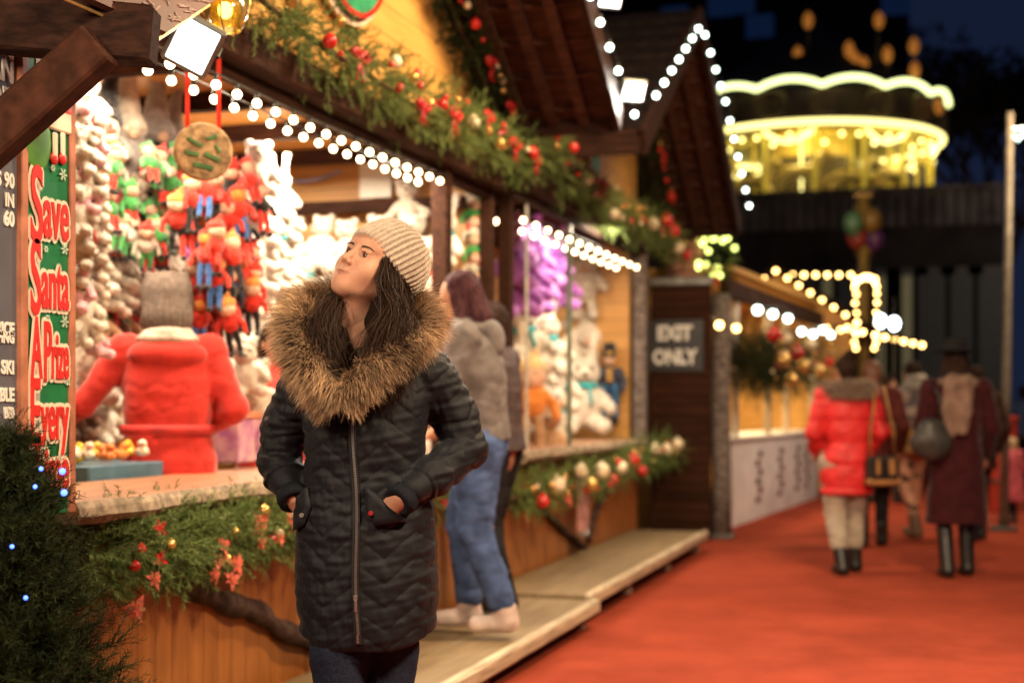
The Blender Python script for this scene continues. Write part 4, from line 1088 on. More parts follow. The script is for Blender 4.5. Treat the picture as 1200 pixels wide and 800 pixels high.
for tokens, cy, hh in (((('S', 1.45, -.10), ('ave', 1, 0)), 246, .155), ((('S', 1.45, -.10), ('anta', 1, 0)), 330, .150), ((('A', 1.3, 0), (' ', 1, 0), ('P', 1.3, -.05), ('rize', 1, 0)), 415, .135), ((('E', 1.35, -.05), ('very', 1, 0)), 486, .140), ((('T', 1.3, 0), ('ime', 1, 0)), 548, .12)):
    red = MB(); tops = []; x_ = 0
    for ch, sc_, dy in tokens:
        if ch == ' ': x_ += .02; continue
        v_, fa, ft = glyphs(ch, hh*sc_, .003); v_ = v_.copy(); v_[:, 0] += x_-v_[:, 0].min(); v_[:, 1] += dy*hh
        base_ = len(red.v); red.add([tuple(q) for q in v_], fa); tops += [tuple(i_+base_ for i_ in f_) for f_ in ft]; x_ = v_[:, 0].max()+.004
    V_ = np.array(red.v); wd_ = V_[:, 0].max(); sxx = (sw-.062)/wd_; V_[:, 0] = (V_[:, 0]-wd_/2)*sxx; V_[:, 1] = (V_[:, 1]-.35*hh)*1.35
    red.v = [tuple(q) for q in V_]; z = yz(50, cy).z
    om = MB()
    for q_ in range(12):
        a_ = 2*PI*q_/12; om.add([tuple(v_) for v_ in V_+np.array([math.cos(a_)*.0105, math.sin(a_)*.0115, -.0035-.0003*q_])], tops)
    for mb_, m_, nm_ in ((red, R1, 'lettering'), (om, CR, 'letter_outline')):
        o_ = mb_.build(nm_, m_, sg); o_.location = (.024, yc, z); o_.rotation_euler = (PI/2, 0, PI/2)
# tall red capitals at word starts, as in the lettering
sn = MB()
for (px, py, r) in ((70, 205, .018), (58, 197, .010), (72, 292, .016), (50, 292, .009), (72, 377, .018), (52, 373, .01), (76, 447, .012)):
    q = yz(px, py); 
    for k in range(3):
        a = PI*k/3; d = Vector((0, math.cos(a), math.sin(a)))*r; c_ = Vector((.02, q.y-3.60, q.z)); sn.bar(c_-d, c_+d, .005, .004, up=(1, 0, 0))
sn.build('snowflakes', mat('pale_green_paint', (.45, .6, .45), rough=.5), sg)
mb = MB(); q = yz(40, 165); mb.ball((.018, q.y-3.60, q.z), .085, 16, (.12, .8, 1)); mb.build('painted_sack', mat('sack_green', (.10, .30, .05), rough=.5), sg, True)
mb = MB()
for dy in (62, 71): q = yz(dy-2, 170); mb.box((.022, q.y-3.60, q.z), (.01, .02, .07), bev=.004)
q = yz(64, 142); mb.box((.022, q.y-3.60, q.z), (.01, .12, .06), bev=.02)
mb.build('painted_trim', CR, sg)
mb = MB()
for dy in (61, 71): mb = MB(); q = yz(dy-2, 186); mb.ball((.022, q.y-3.60, q.z), .02, 10, (.3, 1, .9)); mb.build('painted_stocking', R1, sg, True)
mb = MB(); q = yz(64, 118); mb.box((.020, q.y-3.60, q.z), (.012, .13, .09), bev=.02)
mb.build('painted_tunic', R1, sg, True)

mp_ = thing('menu_board', 'tall grey board with lines of white lettering at the left edge', 'sign', (-2.42, 3.12, 0))
MB().box((0, 0, 1.60), (.03, .66, 1.55), bev=.003).build('board', mat('grey_board', (.115, .115, .14), rough=.35, var=.15, scale=3), mp_)
tx = MB()
for body, cy, size in (('WIN', 58, .09), ('AN', 84, .09), ('on', 112, .13), ('PRIZES 90', 212, .055), ('IN', 235, .05), ('60', 257, .055), ('PRICE', 386, .048), ('STOPPING', 396, .04), ('SKI', 431, .05), ('TABLE', 463, .05), ('BIB', 484, .04)):
    z = P(10, cy, X=-2.40).z; ye = P(17, cy, X=-2.40).y-3.12
    text(body, size, (.018, ye, z), WHITEP, mp_, (PI/2, 0, PI/2), ext=.002, align='RIGHT', sx=.8, bold=.002)
MB().box((.018, .30, 1.60), (.02, .018, 1.54)).build('edge_strip', mat('pale_strip', (.5, .46, .42), rough=.4), mp_)
# ledge at the left edge
lg = thing('serving_ledge', 'pale wooden ledge at the left edge behind the dark fir', 'shelf', (-2.36, 2.70, 0))
zl = P(20, 560, X=-2.3).z
MB().box((.04, .0, zl), (.22, .86, .035), bev=.006).build('plank', DECKE, lg)
for y in (-.3, .3): MB().bar((-.05, y, zl-.18), (.11, y, zl-.02), .03, .03).build('bracket', DARKW, lg)

# hanging board with pale chalk marks, upper left
hb = thing('hanging_board', 'tilted dark red board with pale chalk marks, above the white floodlight', 'sign', tuple(P(190, 42, d=3.9)))
o = Vector(hb.location); q = [P(190, 42, d=3.9)-o, P(250, 2, d=4.25)-o, P(170, -95, d=4.0)-o, P(62, -14, d=3.55)-o]
nrm = (q[1]-q[0]).cross(q[3]-q[0]).normalized()*.018
mb = MB(); mb.add([p for p in q]+[p+nrm for p in q], [(0, 1, 2, 3), (7, 6, 5, 4), (0, 4, 5, 1), (1, 5, 6, 2), (2, 6, 7, 3), (3, 7, 4, 0)])
mb.build('board', mat('red_brown_board', (.10, .034, .026), rough=.5, var=.3, scale=6), hb)
mb = MB(); r = random.Random(4); e1_ = (q[1]-q[0]); e2_ = (q[3]-q[0])
for gx in range(3):
    for gy in range(4):
        for k in range(7):
            for sgn in (-.15, 1.15):
              a = q[0]+e1_*(.30+.25*gx+r.uniform(-.07, .07))+e2_*(.10+.22*gy+r.uniform(-.06, .06))+nrm*sgn
              d_ = (e1_.normalized()*r.uniform(-1, 1)+e2_.normalized()*r.uniform(-1, 1))*.016; mb.bar(a-d_, a+d_, .004, .003, up=nrm)
mb.build('chalk_marks', mat('chalk', (.38, .27, .24), rough=.8), hb)
mb = MB(); mb.tube([q[0]-nrm, q[1]-nrm], .006, 6); mb.tube([q[0]-nrm, q[3]-nrm], .005, 6); mb.build('gold_edge', mat('gold_edge', (.6, .4, .15), rough=.35, metal=.7), hb)

# floodlights
def floodlight(label, c, aim, w=.17, power=0, spot=1.9, col=(1, .93, .82), h=None, roll=0):
    T = thing('floodlight', label, 'floodlight', tuple(c)); q = (Vector(aim)-Vector(c)).to_track_quat('Z', 'Y').to_matrix() @ Matrix.Rotation(roll, 3, 'Z')
    def tr(mb): mb.v = [tuple(q@Vector(v)) for v in mb.v]; return mb
    h = h or w*.82
    tr(MB().box((0, 0, -.03), (w+.03, h+.03, .05), bev=.01)).build('housing', GREYM, T)
    tr(MB().box((0, 0, -.005), (w, h, .012), bev=.003)).build('lit_panel', LEDW, T)
    f = MB()
    for k in range(6): f.box((-w*.4+w*.16*k, 0, -.07), (.006, h*.8, .035))
    tr(f).build('cooling_fins', GREYM, T)
    b = MB(); b.tube([(-w/2-.02, 0, -.02), (-w/2-.02, h*.1, -.12), (w/2+.02, h*.1, -.12), (w/2+.02, 0, -.02)], .006, 6); tr(b).build('yoke', BLACKM, T)
    if power:
        add_lamp('floodlight_beam', 'SPOT', Vector(c)+(Vector(aim)-Vector(c)).normalized()*.03, power, col, .06, target=aim, spot=spot, blend=.8)
    return T
fc = P(226, 54, d=4.35)
floodlight('white floodlight glowing over the near stall counter', fc, fc+Vector((.35, -.80, -.36)), .12, 0, h=.135, roll=-.48)
fc2 = P(743, 108, X=-1.72); floodlight('floodlight at the roof corner between the two near stalls', fc2, fc2+Vector((.5, -.75, -.55)), .13, 200, 2.2)
fc3 = P(716, -2, X=-1.70); floodlight('floodlight higher up the near roof edge at the top', fc3, fc3+Vector((.5, -.7, -.5)), .12, 0)
# amber lantern above the first floodlight
ln = thing('lantern', 'small amber glass lantern with a wire guard, at the top left', 'lantern', tuple(P(264, 10, d=4.5)))
MB().ball((0, 0, 0), .035, 14).build('glow_bulb', mat('lantern_glow', (1, .8, .4), emit=(1, .75, .3), estr=12), ln, True)
mb = MB(); mb.lathe([(.03, .06), (.065, .03), (.075, -.02), (.05, -.07)], (0, 0, 0), 16); mb.build('amber_glass', mat('amber_glass', (.8, .5, .05), rough=.15, trans=.8), ln, True)
mb = MB()
for k in range(5):
    a = 2*PI*k/5; d = Vector((math.cos(a), math.sin(a), 0)); mb.tube([d*.02+Vector((0, 0, .08)), d*.085+Vector((0, 0, .02)), d*.08-Vector((0, 0, .04)), d*.03-Vector((0, 0, .08))], .003, 5)
mb.build('wire_guard', GOLDB, ln, True)

# glass front post, side panels
B2(MB().box((WX+.02, P(667, 400, X=WX+.02).y, 1.76), (.035, .035, 1.60), bev=.004), 'glazing_post', mat('green_grey_post', (.16, .2, .15), rough=.3))
B2(MB().box((WX+.02, P(617, 400, X=WX+.02).y, 1.76), (.02, .02, 1.60), bev=.004), 'glazing_post', mat('pale_post', (.5, .5, .45), rough=.3))
# ================================================================ soft toys and prizes
EYEB = mat('black_bead', (.01, .01, .01), rough=.15)
def plush_mat(name, c, v=.18): return mat(name, c, rough=.95, var=v, scale=25, bump=.9, bscale=90, sheen=.5)
PW = plush_mat('white_plush', (.60, .52, .43)); PT = plush_mat('tan_plush', (.42, .24, .13)); PGY = plush_mat('grey_plush', (.30, .27, .26)); PBR = plush_mat('brown_plush', (.12, .055, .03))
PP = plush_mat('purple_plush', (.36, .12, .42)); PRD = plush_mat('red_plush', (.62, .035, .02)); PGN = plush_mat('green_plush', (.06, .32, .08)); PBK = plush_mat('black_plush', (.02, .02, .022)); PBL = plush_mat('blue_plush', (.05, .14, .40)); PTL = plush_mat('teal_plush', (.05, .42, .46)); POR = plush_mat('orange_plush', (.70, .24, .05)); PPK = plush_mat('pink_plush', (.66, .35, .38))
FACEP = mat('felt_face', (.66, .42, .30), rough=.9)
def soft(name, fn, m, parent=None, h=.011, lo=(-.22, -.2, -.36), hi=(.22, .2, .30)):
    g = G(lo, hi, h); fn(g); V, Q = g.net(); V = V+vnormals(V, Q)*(.0035*noise3(V*95, 3))[:, None]
    return mesh_np(name, V, Q, m, parent)
def face_bits(r, y, z, m, dx=.032, rr=.010, nose=True):
    for s in (-1, 1):
        mb = MB(); mb.ball((s*dx, y, z+.015), rr, 8); mb.build('eye', m, r, True)
    if nose: mb = MB(); mb.ball((0, y-.028, z-.018), .012, 8, (1.3, .8, .8)); mb.build('nose', EYEB, r, True)
def make_bear(fur, scarf=None, ears='round', belly=None):
    r = thing('plush_bear' if ears == 'round' else 'plush_rabbit', '', 'soft toy')
    def f(g):
        g.ell((0, 0, -.10), (.085, .075, .105), 0); g.ell((0, -.01, .055), (.078, .070, .070), .02)
        for s in (-1, 1):
            g.cone((s*.07, -.01, -.05), (s*.125, -.05, -.12), .032, .030, .02); g.cone((s*.05, -.02, -.18), (s*.085, -.11, -.20), .042, .040, .02)
            if ears == 'round': g.ell((s*.062, 0, .115), (.028, .018, .028), .01)
            else: g.cone((s*.035, 0, .11), (s*.055, .0, .235), .020, .026, .012, flat=((0, 1, 0), 1.8))
        g.ell((0, -.075, .04), (.034, .026, .028), .012)
    soft('body', f, fur, r); face_bits(r, -.074, .062, EYEB)
    if scarf:
        mb = MB(); mb.lathe([(.062, -.012), (.078, 0), (.062, .014)], (0, -.005, -.008), 16); mb.bar((.02, -.075, -.01), (.035, -.095, -.10), .035, .010, up=(1, 0, 0)); mb.build('scarf', scarf, r, True)
    return r
def make_gnome(hat, coat, beard=None, tall=.30):
    r = thing('plush_gnome', '', 'soft toy')
    soft('body', lambda g: (g.ell((0, 0, -.12), (.085, .075, .11), 0), [g.cone((s*.06, 0, -.06), (s*.12, -.03, -.14), .030, .026, .015) for s in (-1, 1)], [g.cone((s*.04, 0, -.2), (s*.05, -.03, -.30), .026, .032, .015) for s in (-1, 1)]), coat, r)
    soft('hat', lambda g: (g.ell((0, 0, 0), (.085, .08, .04), 0), g.cone((0, 0, .0), (.02, .01, tall*.62), .070, .030, .03), g.cone((.02, .01, tall*.62), (.06, .01, tall*.9), .03, .014, .02)), hat, r)
    mb = MB(); mb.ball((0, -.07, -.03), .024, 10); mb.build('nose', FACEP, r, True)
    if beard: soft('beard', lambda g: g.cone((0, -.06, -.05), (0, -.075, -.17), .055, .02, .02, flat=((0, 1, 0), 1.8)), beard, r)
    return r
def make_doll(coat, trousers, hat, face=FACEP, leg=.13):
    leg = min(leg, .17)
    """long legged hanging doll"""
    r = thing('plush_doll', '', 'soft toy')
    soft('body', lambda g: (g.ell((0, 0, -.06), (.070, .058, .075), 0), [g.chain([(s*.045, 0, -.01), (s*.10, -.01, -.07), (s*.11, -.03, -.13)], [.022, .019, .020], .012) for s in (-1, 1)]), coat, r)
    soft('trousers', lambda g: [g.chain([(s*.025, 0, -.11), (s*.035, -.01, -.11-leg*.5), (s*.035, -.005, -.11-leg)], [.028, .022, .02], .01) for s in (-1, 1)], trousers, r)
    mb = MB()
    for s in (-1, 1): mb.ball((s*.035, -.02, -.13-leg), .026, 10, (.9, 1.5, .8))
    mb.build('shoes', PBK, r, True)
    soft('face', lambda g: g.ell((0, -.005, .055), (.068, .062, .062), 0), face, r); face_bits(r, -.060, .05, EYEB, .02, .007, False)
    soft('hat', lambda g: (g.ell((0, .008, .095), (.073, .066, .040), 0), g.cone((0, 0, .09), (.03, 0, .17), .045, .014, .02)), hat, r)
    return r
def make_horse(fur, mane):
    r = thing('plush_unicorn', '', 'soft toy')
    soft('body', lambda g: (g.ell((0, .03, -.10), (.065, .10, .07), 0), g.cone((0, -.05, -.06), (0, -.09, .07), .05, .045, .03), g.cone((0, -.09, .08), (0, -.17, .03), .045, .030, .02),
         [g.chain([(s*.045, y, -.13), (s*.05, y-.01, -.22), (s*.05, y-.01, -.31)], [.032, .028, .032], .015) for s in (-1, 1) for y in (-.04, .10)], [g.cone((s*.03, -.07, .12), (s*.045, -.07, .16), .014, .007, .01) for s in (-1, 1)]), fur, r)
    soft('mane', lambda g: (g.chain([(0, -.06, .15), (0, -.02, .09), (0, .0, .0)], [.022, .03, .028], .01), g.chain([(0, .13, -.08), (0, .17, -.16), (0, .17, -.26)], [.018, .028, .02], .01)), mane, r)
    mb = MB(); mb.lathe([(.014, 0), (.0005, .09)], (0, -.10, .12), 10); mb.build('horn', GOLDB, r, True); face_bits(r, -.125, .06, EYEB, .036, .009, False)
    return r
PROTO = {}
def put(key, maker, label, loc, rz=0, s=1.0, group=None, tilt=0, hang=None):
    if key not in PROTO: PROTO[key] = maker(); o = PROTO[key]
    else: o = copy_tree(PROTO[key])
    o.location = loc; o.rotation_euler = (tilt, random.uniform(-.12, .12), rz); o.scale = (s, s, s)
    o['label'] = label
    if group: o['group'] = group
    return o
bear_w = lambda: make_bear(PW); bear_ws = lambda: make_bear(PW, PRD); bear_t = lambda: make_bear(PT, PGN); bear_g = lambda: make_bear(PGY); bear_b = lambda: make_bear(PBR, PRD); rab_w = lambda: make_bear(PW, PTL, 'long'); rab_p = lambda: make_bear(PPK, None, 'long')
r = random.Random(12)
toCam = TH+.35
ORD = ('first', 'second', 'third', 'fourth', 'fifth', 'sixth', 'seventh', 'eighth', 'ninth', 'tenth', 'eleventh', 'twelfth', 'thirteenth', 'fourteenth', 'fifteenth', 'sixteenth', 'seventeenth', 'eighteenth', 'nineteenth', 'twentieth', 'twenty-first', 'twenty-second', 'twenty-third', 'twenty-fourth', 'twenty-fifth', 'twenty-sixth')
ROWN = ('lowest', 'second lowest', 'third lowest', 'fourth', 'fifth', 'sixth', 'seventh', 'top')
KIND = {'bw': (bear_w, 'plain white bear'), 'rw': (rab_w, 'white long eared toy'), 'bws': (bear_ws, 'red scarfed white bear'), 'bg': (bear_g, 'grey bear'), 'bt': (bear_t, 'tan bear'), 'bb': (bear_b, 'dark brown bear'), 'rp': (rab_p, 'pink long eared toy')}
def pick(r, table):
    k = r.random()
    for key, p_ in table:
        k -= p_
        if k < 0: return key
    return table[0][0]
for iz in range(6):
    for ix in range(8):
        x = -4.15+ix*.195+(.1 if iz % 2 else 0)+r.uniform(-.02, .02); z = 1.12+iz*.225+r.uniform(-.02, .02)
        key = pick(r, (('bw', .58), ('rw', .15), ('bws', .15), ('bg', .12)))
        put(key, KIND[key][0], '%s, %s from left in the %s row, orange side wall' % (KIND[key][1], ORD[ix], ROWN[iz]), (x, 7.72+r.uniform(-.06, .0), z), TH*.3+r.uniform(-.3, .3), .88+r.uniform(-.08, .12), 'soft toys on the side wall of the near stall')
for iz in range(8):
    for iy in range(17):
        y = 3.75+iy*.21+r.uniform(-.03, .03); z = 1.05+iz*.20+r.uniform(-.03, .03)
        key = pick(r, (('bw', .5), ('bt', .12), ('bb', .1), ('bws', .16), ('rp', .12)))
        put(key, KIND[key][0], '%s, %s from left in the %s row, back wall' % (KIND[key][1], ORD[iy], ROWN[iz]), (-4.18+r.uniform(-.04, .04), y, z), PI/2-.2+r.uniform(-.4, .4), .80+r.uniform(-.1, .15), 'soft toys on the back wall of the near stall')
def hung(px, py, x, *a, **k):
    p = P(px, py, X=x); return put(*a[:3], tuple(p), *a[3:], **k)
def line(p0, z1, m, name='hanging_cord', par=None): pass
# left column of white toys close to the opening
for k in range(26):
    px = 93+11*(k % 2)+r.uniform(-4, 4); py = 100+k*11.3; key = 'bws' if k % 4 == 3 else 'bw' if k % 5 else 'rp'
    hung(px, py, -3.25, key, KIND[key][0], 'small %s, %s from the top beside the prize sign' % (KIND[key][1], ORD[k]), PI/2-.7+r.uniform(-.8, .8), .50+r.uniform(0, .12), group='column of toys beside the prize sign')
hung(98, 400, -3.6, 'bwbig', lambda: make_bear(PW), 'large white plush bear sitting left of the vendor', .9, 1.15)
for px, py, key, mk, lab, s in ((147, 135, 'gnw', lambda: make_gnome(PW, PGY, None, .34), 'plush gnome with tall white hat at the top left', 1.15), (182, 140, 'gnk', lambda: make_gnome(PGY, PBK, None, .34), 'plush gnome with dark grey hat near the hanging basket', 1.1),
                                (122, 125, 'gnb', lambda: make_gnome(PBK, PGY, PW, .32), 'plush gnome with black hat beside the prize sign', .95), (200, 150, 'gnk', None, 'plush gnome with dark grey hat, right of the other gnomes', .9)):
    hung(px, py+15, -3.45, key, mk, lab, PI/2-.6, s)
# bunch of green and red elves
for k in range(40):
    a = r.uniform(0, 2*PI); q = P(158+r.uniform(-14, 18), 176+k*2.9, X=-3.35); rad = .16
    put('elf' if k % 2 else 'elf2', (lambda: make_doll(PGN, PRD, PGN)) if k % 2 else (lambda: make_doll(PW, PGN, PRD)),
        ('green elf doll with red legs, %s green one from the top of the elf bunch' if k % 2 else 'white elf doll with green legs, %s white one from the top of the elf bunch') % ORD[k//2], (q.x+rad*math.cos(a)*.6, q.y+rad*math.sin(a), q.z), PI/2-.6+r.uniform(-.8, .8), .50, 'bunch of hanging elf dolls', tilt=r.uniform(-.5, .5))
for k in range(14):
    hung(112+(k % 7)*15, 300+(k//7)*26+r.uniform(-5, 5), -3.5, 'bw', bear_w, 'white bear, %s from left in the %s row below the elf dolls' % (ORD[k % 7], 'upper' if k < 7 else 'lower'), PI/2-.6+r.uniform(-.5, .5), .68, group='white bears below the elf dolls')
for k in range(8):
    hung(112+k*13, 368+r.uniform(-8, 8), -3.5, 'bb' if k % 2 else 'bt', bear_b if k % 2 else bear_t, '%s plush bear, %s from the left in the low row behind the vendor' % ('dark brown' if k % 2 else 'tan', ORD[k]), PI/2-.6, .68, group='brown and tan bears behind the vendor')
for k in range(7):
    hung(203+r.uniform(-6, 10), 200+k*13, -3.6, 'pr', lambda: make_bear(PP), 'purple plush bear, %s from the top between the elves and red dolls' % ORD[k], PI/2-.6, .58, group='purple bears between the bunches')
# bunch of red dolls hanging near the opening
cn = [0]*4
for k in range(36):
    t = k/35; q = P(262+r.uniform(-40, 40)*(1-.62*t), 205+t*165, X=-3.0)
    kk = (k*7+k//4) % 4; cn[kk] += 1
    put(('dr', 'db', 'do', 'dk')[kk], (lambda: make_doll(PRD, PRD, PRD), lambda: make_doll(PRD, PBK, POR, FACEP, .24), lambda: make_doll(PRD, PBL, PRD, POR, .24), lambda: make_doll(PBK, PRD, PRD, FACEP, .22))[kk],
        ('all red doll, %s of its kind down the red bunch', 'red doll with black legs, %s of its kind down the red bunch', 'red doll with blue legs, %s of its kind down the red bunch', 'black coated doll, %s of its kind down the red bunch')[kk] % ORD[cn[kk]-1],
        (q.x+r.uniform(-.1, .1), q.y, q.z), PI/2-.7+r.uniform(-.8, .8), .58, 'bunch of hanging red dolls', tilt=r.uniform(-.4, .4))
hung(303, 190, -3.3, 'bwt', lambda: make_bear(PW), 'white plush bear hanging high beside the basket disc', .5, .8)
for k in range(14):
    hung(300+(k % 3)*16+r.uniform(-4, 4), 222+(k//3)*28, -3.4, ('bw', 'bws', 'rw')[k % 3], (bear_w, bear_ws, rab_w)[k % 3], '%s, %s from the top just right of the red dolls' % (('plain white bear', 'white bear in red scarf', 'white long eared toy')[k % 3], ORD[k//3]), .5+r.uniform(-.5, .5), .78, group='white toys right of the red dolls')
for k, (px, py, s) in enumerate(((478, 232, .85), (498, 228, .8), (518, 232, .85), (480, 258, .85), (500, 262, .85), (520, 262, .8), (484, 290, .85), (504, 292, .85), (520, 300, .85))):
    hung(px, py, -2.95, 'bw', bear_w, 'white plush bear, %s of nine hanging by the right post of the near stall' % ORD[k], .4+r.uniform(-.4, .4), s, group='white bears by the right post')
for px, py, s, lab in ((300, 452, .9, 'white plush bear sitting low between vendor and woman'), (288, 425, .7, 'small white bear above the low sitting bear beside the vendor')):
    hung(px, py, -3.05, 'bw', bear_w, lab, .5, s)
# woven basket disc with red straps
bk = thing('woven_disc', 'round woven disc hanging on two red straps in front of the toys', 'disc', tuple(P(238, 178, d=5.1)), .55)
mb = MB()
q = Matrix.Rotation(PI/2, 3, 'X')
mb.lathe([(.0001, .012), (.03, .014), (.05, .010), (.07, .015), (.088, .010), (.098, .012), (.105, 0), (.098, -.012), (.0001, -.012)], (0, 0, 0), 30, q)
mb.build('disc', mat('woven_straw', (.50, .33, .18), rough=.85, var=.45, scale=30, bump=.8, bscale=60), bk, True)
mb = MB()
for x, z, w_, h_, an in ((-.03, .03, .06, .014, .5), (.03, .05, .04, .014, -.4), (-.04, -.01, .05, .016, .2), (.03, -.02, .06, .016, .4), (0, -.055, .07, .018, .2), (.05, .01, .03, .012, 1)):
    mb.box((x, -.017, z), (w_, .006, h_), Matrix.Rotation(an, 3, 'Y'), .002)
mb.build('leaf_pattern', mat('leaf_green', (.12, .25, .10), rough=.8), bk)
mb = MB()
for s in (-1, 1): mb.bar((s*.055, 0, .07), (s*.055, 0, .34), .016, .005, up=(0, 1, 0))
mb.build('strap', PRD, bk)
# white card and cable on the side wall
cd = P(440, 208, Y=7.86); t_ = tag(MB().box((0, 0, 0), (.20, .012, .24), bev=.002).build('notice_card', CARD, None), 'white notice card pinned high on the orange wall', 'notice'); t_.location = cd
mb = MB(); pts = [P(318, 150, Y=7.84), P(316, 190, Y=7.84), P(330, 208, Y=7.84), P(362, 212, Y=7.84), P(400, 200, Y=7.84)]
mb.tube([tuple(p) for p in spline([tuple(p-pts[0]) for p in pts], 24)], .011, 6); t_ = mb.build('power_cable', mat('blue_grey_cable', (.22, .20, .30), rough=.5), None, True); t_.location = pts[0]; tag(t_, 'grey blue cable looping down the orange side wall', 'cable')
t_ = MB().bar((-.9, 0, 0), (.8, 0, 0), .05, .07).build('shelf_rail', DARKW2, None); t_.location = P(395, 243, Y=7.80); tag(t_, 'dark horizontal rail across the orange side wall', 'rail')
# counter goods of the near stall
tr = thing('duck_tray', 'blue and red tray of yellow and orange rubber ducks by the prize sign', 'tray', tuple(P(122, 552, X=-3.22)))
MB().box((0, 0, 0), (.34, .74, .075), bev=.006).build('tray', mat('blue_grey_plastic', (.06, .14, .20), rough=.35), tr)
MB().box((0, 0, -.075), (.36, .80, .05), bev=.006).build('red_base', mat('red_plastic', (.45, .03, .02), rough=.35), tr)
r2 = random.Random(5)
for k in range(22):
    p = Vector(tr.location)+Vector((r2.uniform(-.13, .13), r2.uniform(-.33, .33), .062+r2.uniform(0, .02)))
    key = ('duck_y', 'duck_o', 'duck_w')[k % 3]
    def mk(key=key):
        rr = thing('toy_duck', '', 'toy duck'); cm = {'duck_y': mat('yellow_plastic', (.8, .5, .05), rough=.3), 'duck_o': mat('orange_plastic', (.75, .2, .03), rough=.3), 'duck_w': mat('cream_plastic', (.75, .6, .45), rough=.3)}[key]
        soft('body', lambda g: (g.ell((0, 0, 0), (.03, .04, .024), 0), g.ell((0, -.022, .036), .020, .01), g.cone((0, .03, .01), (0, .045, .025), .014, .006, .01)), cm, rr, .006, (-.06, -.07, -.05), (.06, .07, .08))
        mb = MB(); mb.ball((0, -.044, .032), .009, 8, (1.3, 1.2, .5)); mb.build('beak', REDB, rr, True); return rr
    put(key, mk, {'duck_y': 'yellow toy duck, one of the yellow ones in the tray', 'duck_o': 'orange toy duck, one of the orange ones in the tray', 'duck_w': 'cream toy duck, one of the cream ones in the tray'}[key], tuple(p), r2.uniform(0, 6), .9, 'toy ducks in the tray')
bx = thing('prize_box', 'pink patterned prize box on the counter behind the red coat', 'box', tuple(P(275, 515, X=-3.12)))
MB().box((0, 0, 0), (.22, .34, .20), bev=.006).build('carton', mat('pink_pattern', (.60, .38, .40), rough=.5, col2=(.35, .12, .30), scale=16), bx)
MB().box((0, 0, .115), (.24, .36, .03), bev=.004).build('lid', mat('salmon_card', (.62, .22, .12), rough=.5), bx)

# glazed stall goods
for k, (px, py) in enumerate(((600, 296), (624, 292), (650, 298), (606, 330), (634, 328), (656, 326), (618, 312))):
    hung(px, py, -2.95, 'pl', lambda: make_bear(PP, plush_mat('violet_plush', (.22, .05, .34)), 'long'), 'purple long eared toy, %s of seven hanging in the glazed stall' % ORD[k], .3+r.uniform(-.5, .5), 1.15, group='purple toys in the glazed stall')
for k, (px, py, s) in enumerate(((612, 385, 1.5), (640, 395, 1.4), (606, 430, 1.3), (628, 425, 1.2), (655, 440, 1.3), (600, 470, 1.3), (650, 480, 1.3), (636, 462, 1.1))):
    hung(px, py, -2.95, 'rw', rab_w, 'white long eared toy with teal scarf, %s of eight in the glazed stall' % ORD[k], .3+r.uniform(-.4, .4), s, group='white long eared toys in the glazed stall')
for k, (px, py, s) in enumerate(((690, 345, 1.9), (688, 395, 1.9), (684, 310, 1.5))):
    hung(px, py, -3.0, 'gw2', lambda: make_gnome(PW, PW, None, .30), ('middle', 'lowest', 'topmost')[k]+' white pointed hat gnome right of the glazing post', .3, s, group='white gnomes right of the glazing post')
hung(684, 450, -2.9, 'rwl', lambda: make_bear(PW, PTL, 'long'), 'large white plush rabbit right of the glazing post', .3, 1.8)
hung(640, 500, -2.8, 'btt', lambda: make_bear(PT, None), 'tan and orange plush low in the glazed stall beside the customers', .3, 1.5)
hung(622, 455, -2.75, 'dob', lambda: make_doll(POR, PT, plush_mat('blond_plush', (.80, .58, .30)), FACEP, .2), 'blond doll in an orange coat beside the dark sleeved customer', .3, 1.6)
for k in range(26):
    px = 596+(k % 7)*11+r.uniform(-4, 4); py = 372+(k//7)*34+r.uniform(-8, 8)
    key = ('bws', 'rw', 'bg', 'bw', 'rp', 'bt')[k % 6]
    hung(px, py, -3.45, key, KIND[key][0], '%s, %s from left in the %s rank behind the white rabbits' % (KIND[key][1], ORD[k % 7], ('top', 'second', 'third', 'lowest')[k//7]), .3+r.uniform(-.5, .5), .95, group='toys at the back of the glazed stall')
# toy soldier
ts = thing('toy_soldier', 'blue legged toy soldier with black boots and tall hat in the glazed stall', 'toy soldier', tuple(P(714, 455, X=-2.75)), .25)
k_ = 1.0
soft('tunic', lambda g: (g.ell((0, 0, .10), (.085, .06, .10), 0), [g.chain([(s*.09, 0, .16), (s*.13, -.01, .06), (s*.12, -.04, -.01)], [.032, .028, .026], .012) for s in (-1, 1)]), mat('soldier_dark', (.03, .035, .06), rough=.6), ts, .011, (-.22, -.15, -.1), (.22, .15, .3))
soft('legs', lambda g: [g.chain([(s*.045, 0, .02), (s*.05, 0, -.12), (s*.05, 0, -.24)], [.044, .036, .034], .008) for s in (-1, 1)], mat('soldier_blue', (.02, .10, .22), rough=.6), ts, .011, (-.2, -.15, -.32), (.2, .15, .12))
mb = MB()
for s in (-1, 1): mb.ball((s*.05, -.02, -.29), .042, 12, (.9, 1.5, .9))
mb.build('boots', LEATHER, ts, True)
mb = MB(); mb.ball((0, -.005, .25), .052, 14); mb.build('face', FACEP, ts, True)
mb = MB(); mb.lathe([(.055, .27), (.06, .29), (.058, .40), (.0001, .41)], (0, 0, 0), 16); mb.build('hat', PBK, ts, True)
mb = MB(); mb.box((0, -.062, .12), (.05, .006, .12), bev=.002); mb.box((0, -.058, .31), (.05, .01, .03), bev=.002); mb.build('gold_trim', GOLDB, ts)
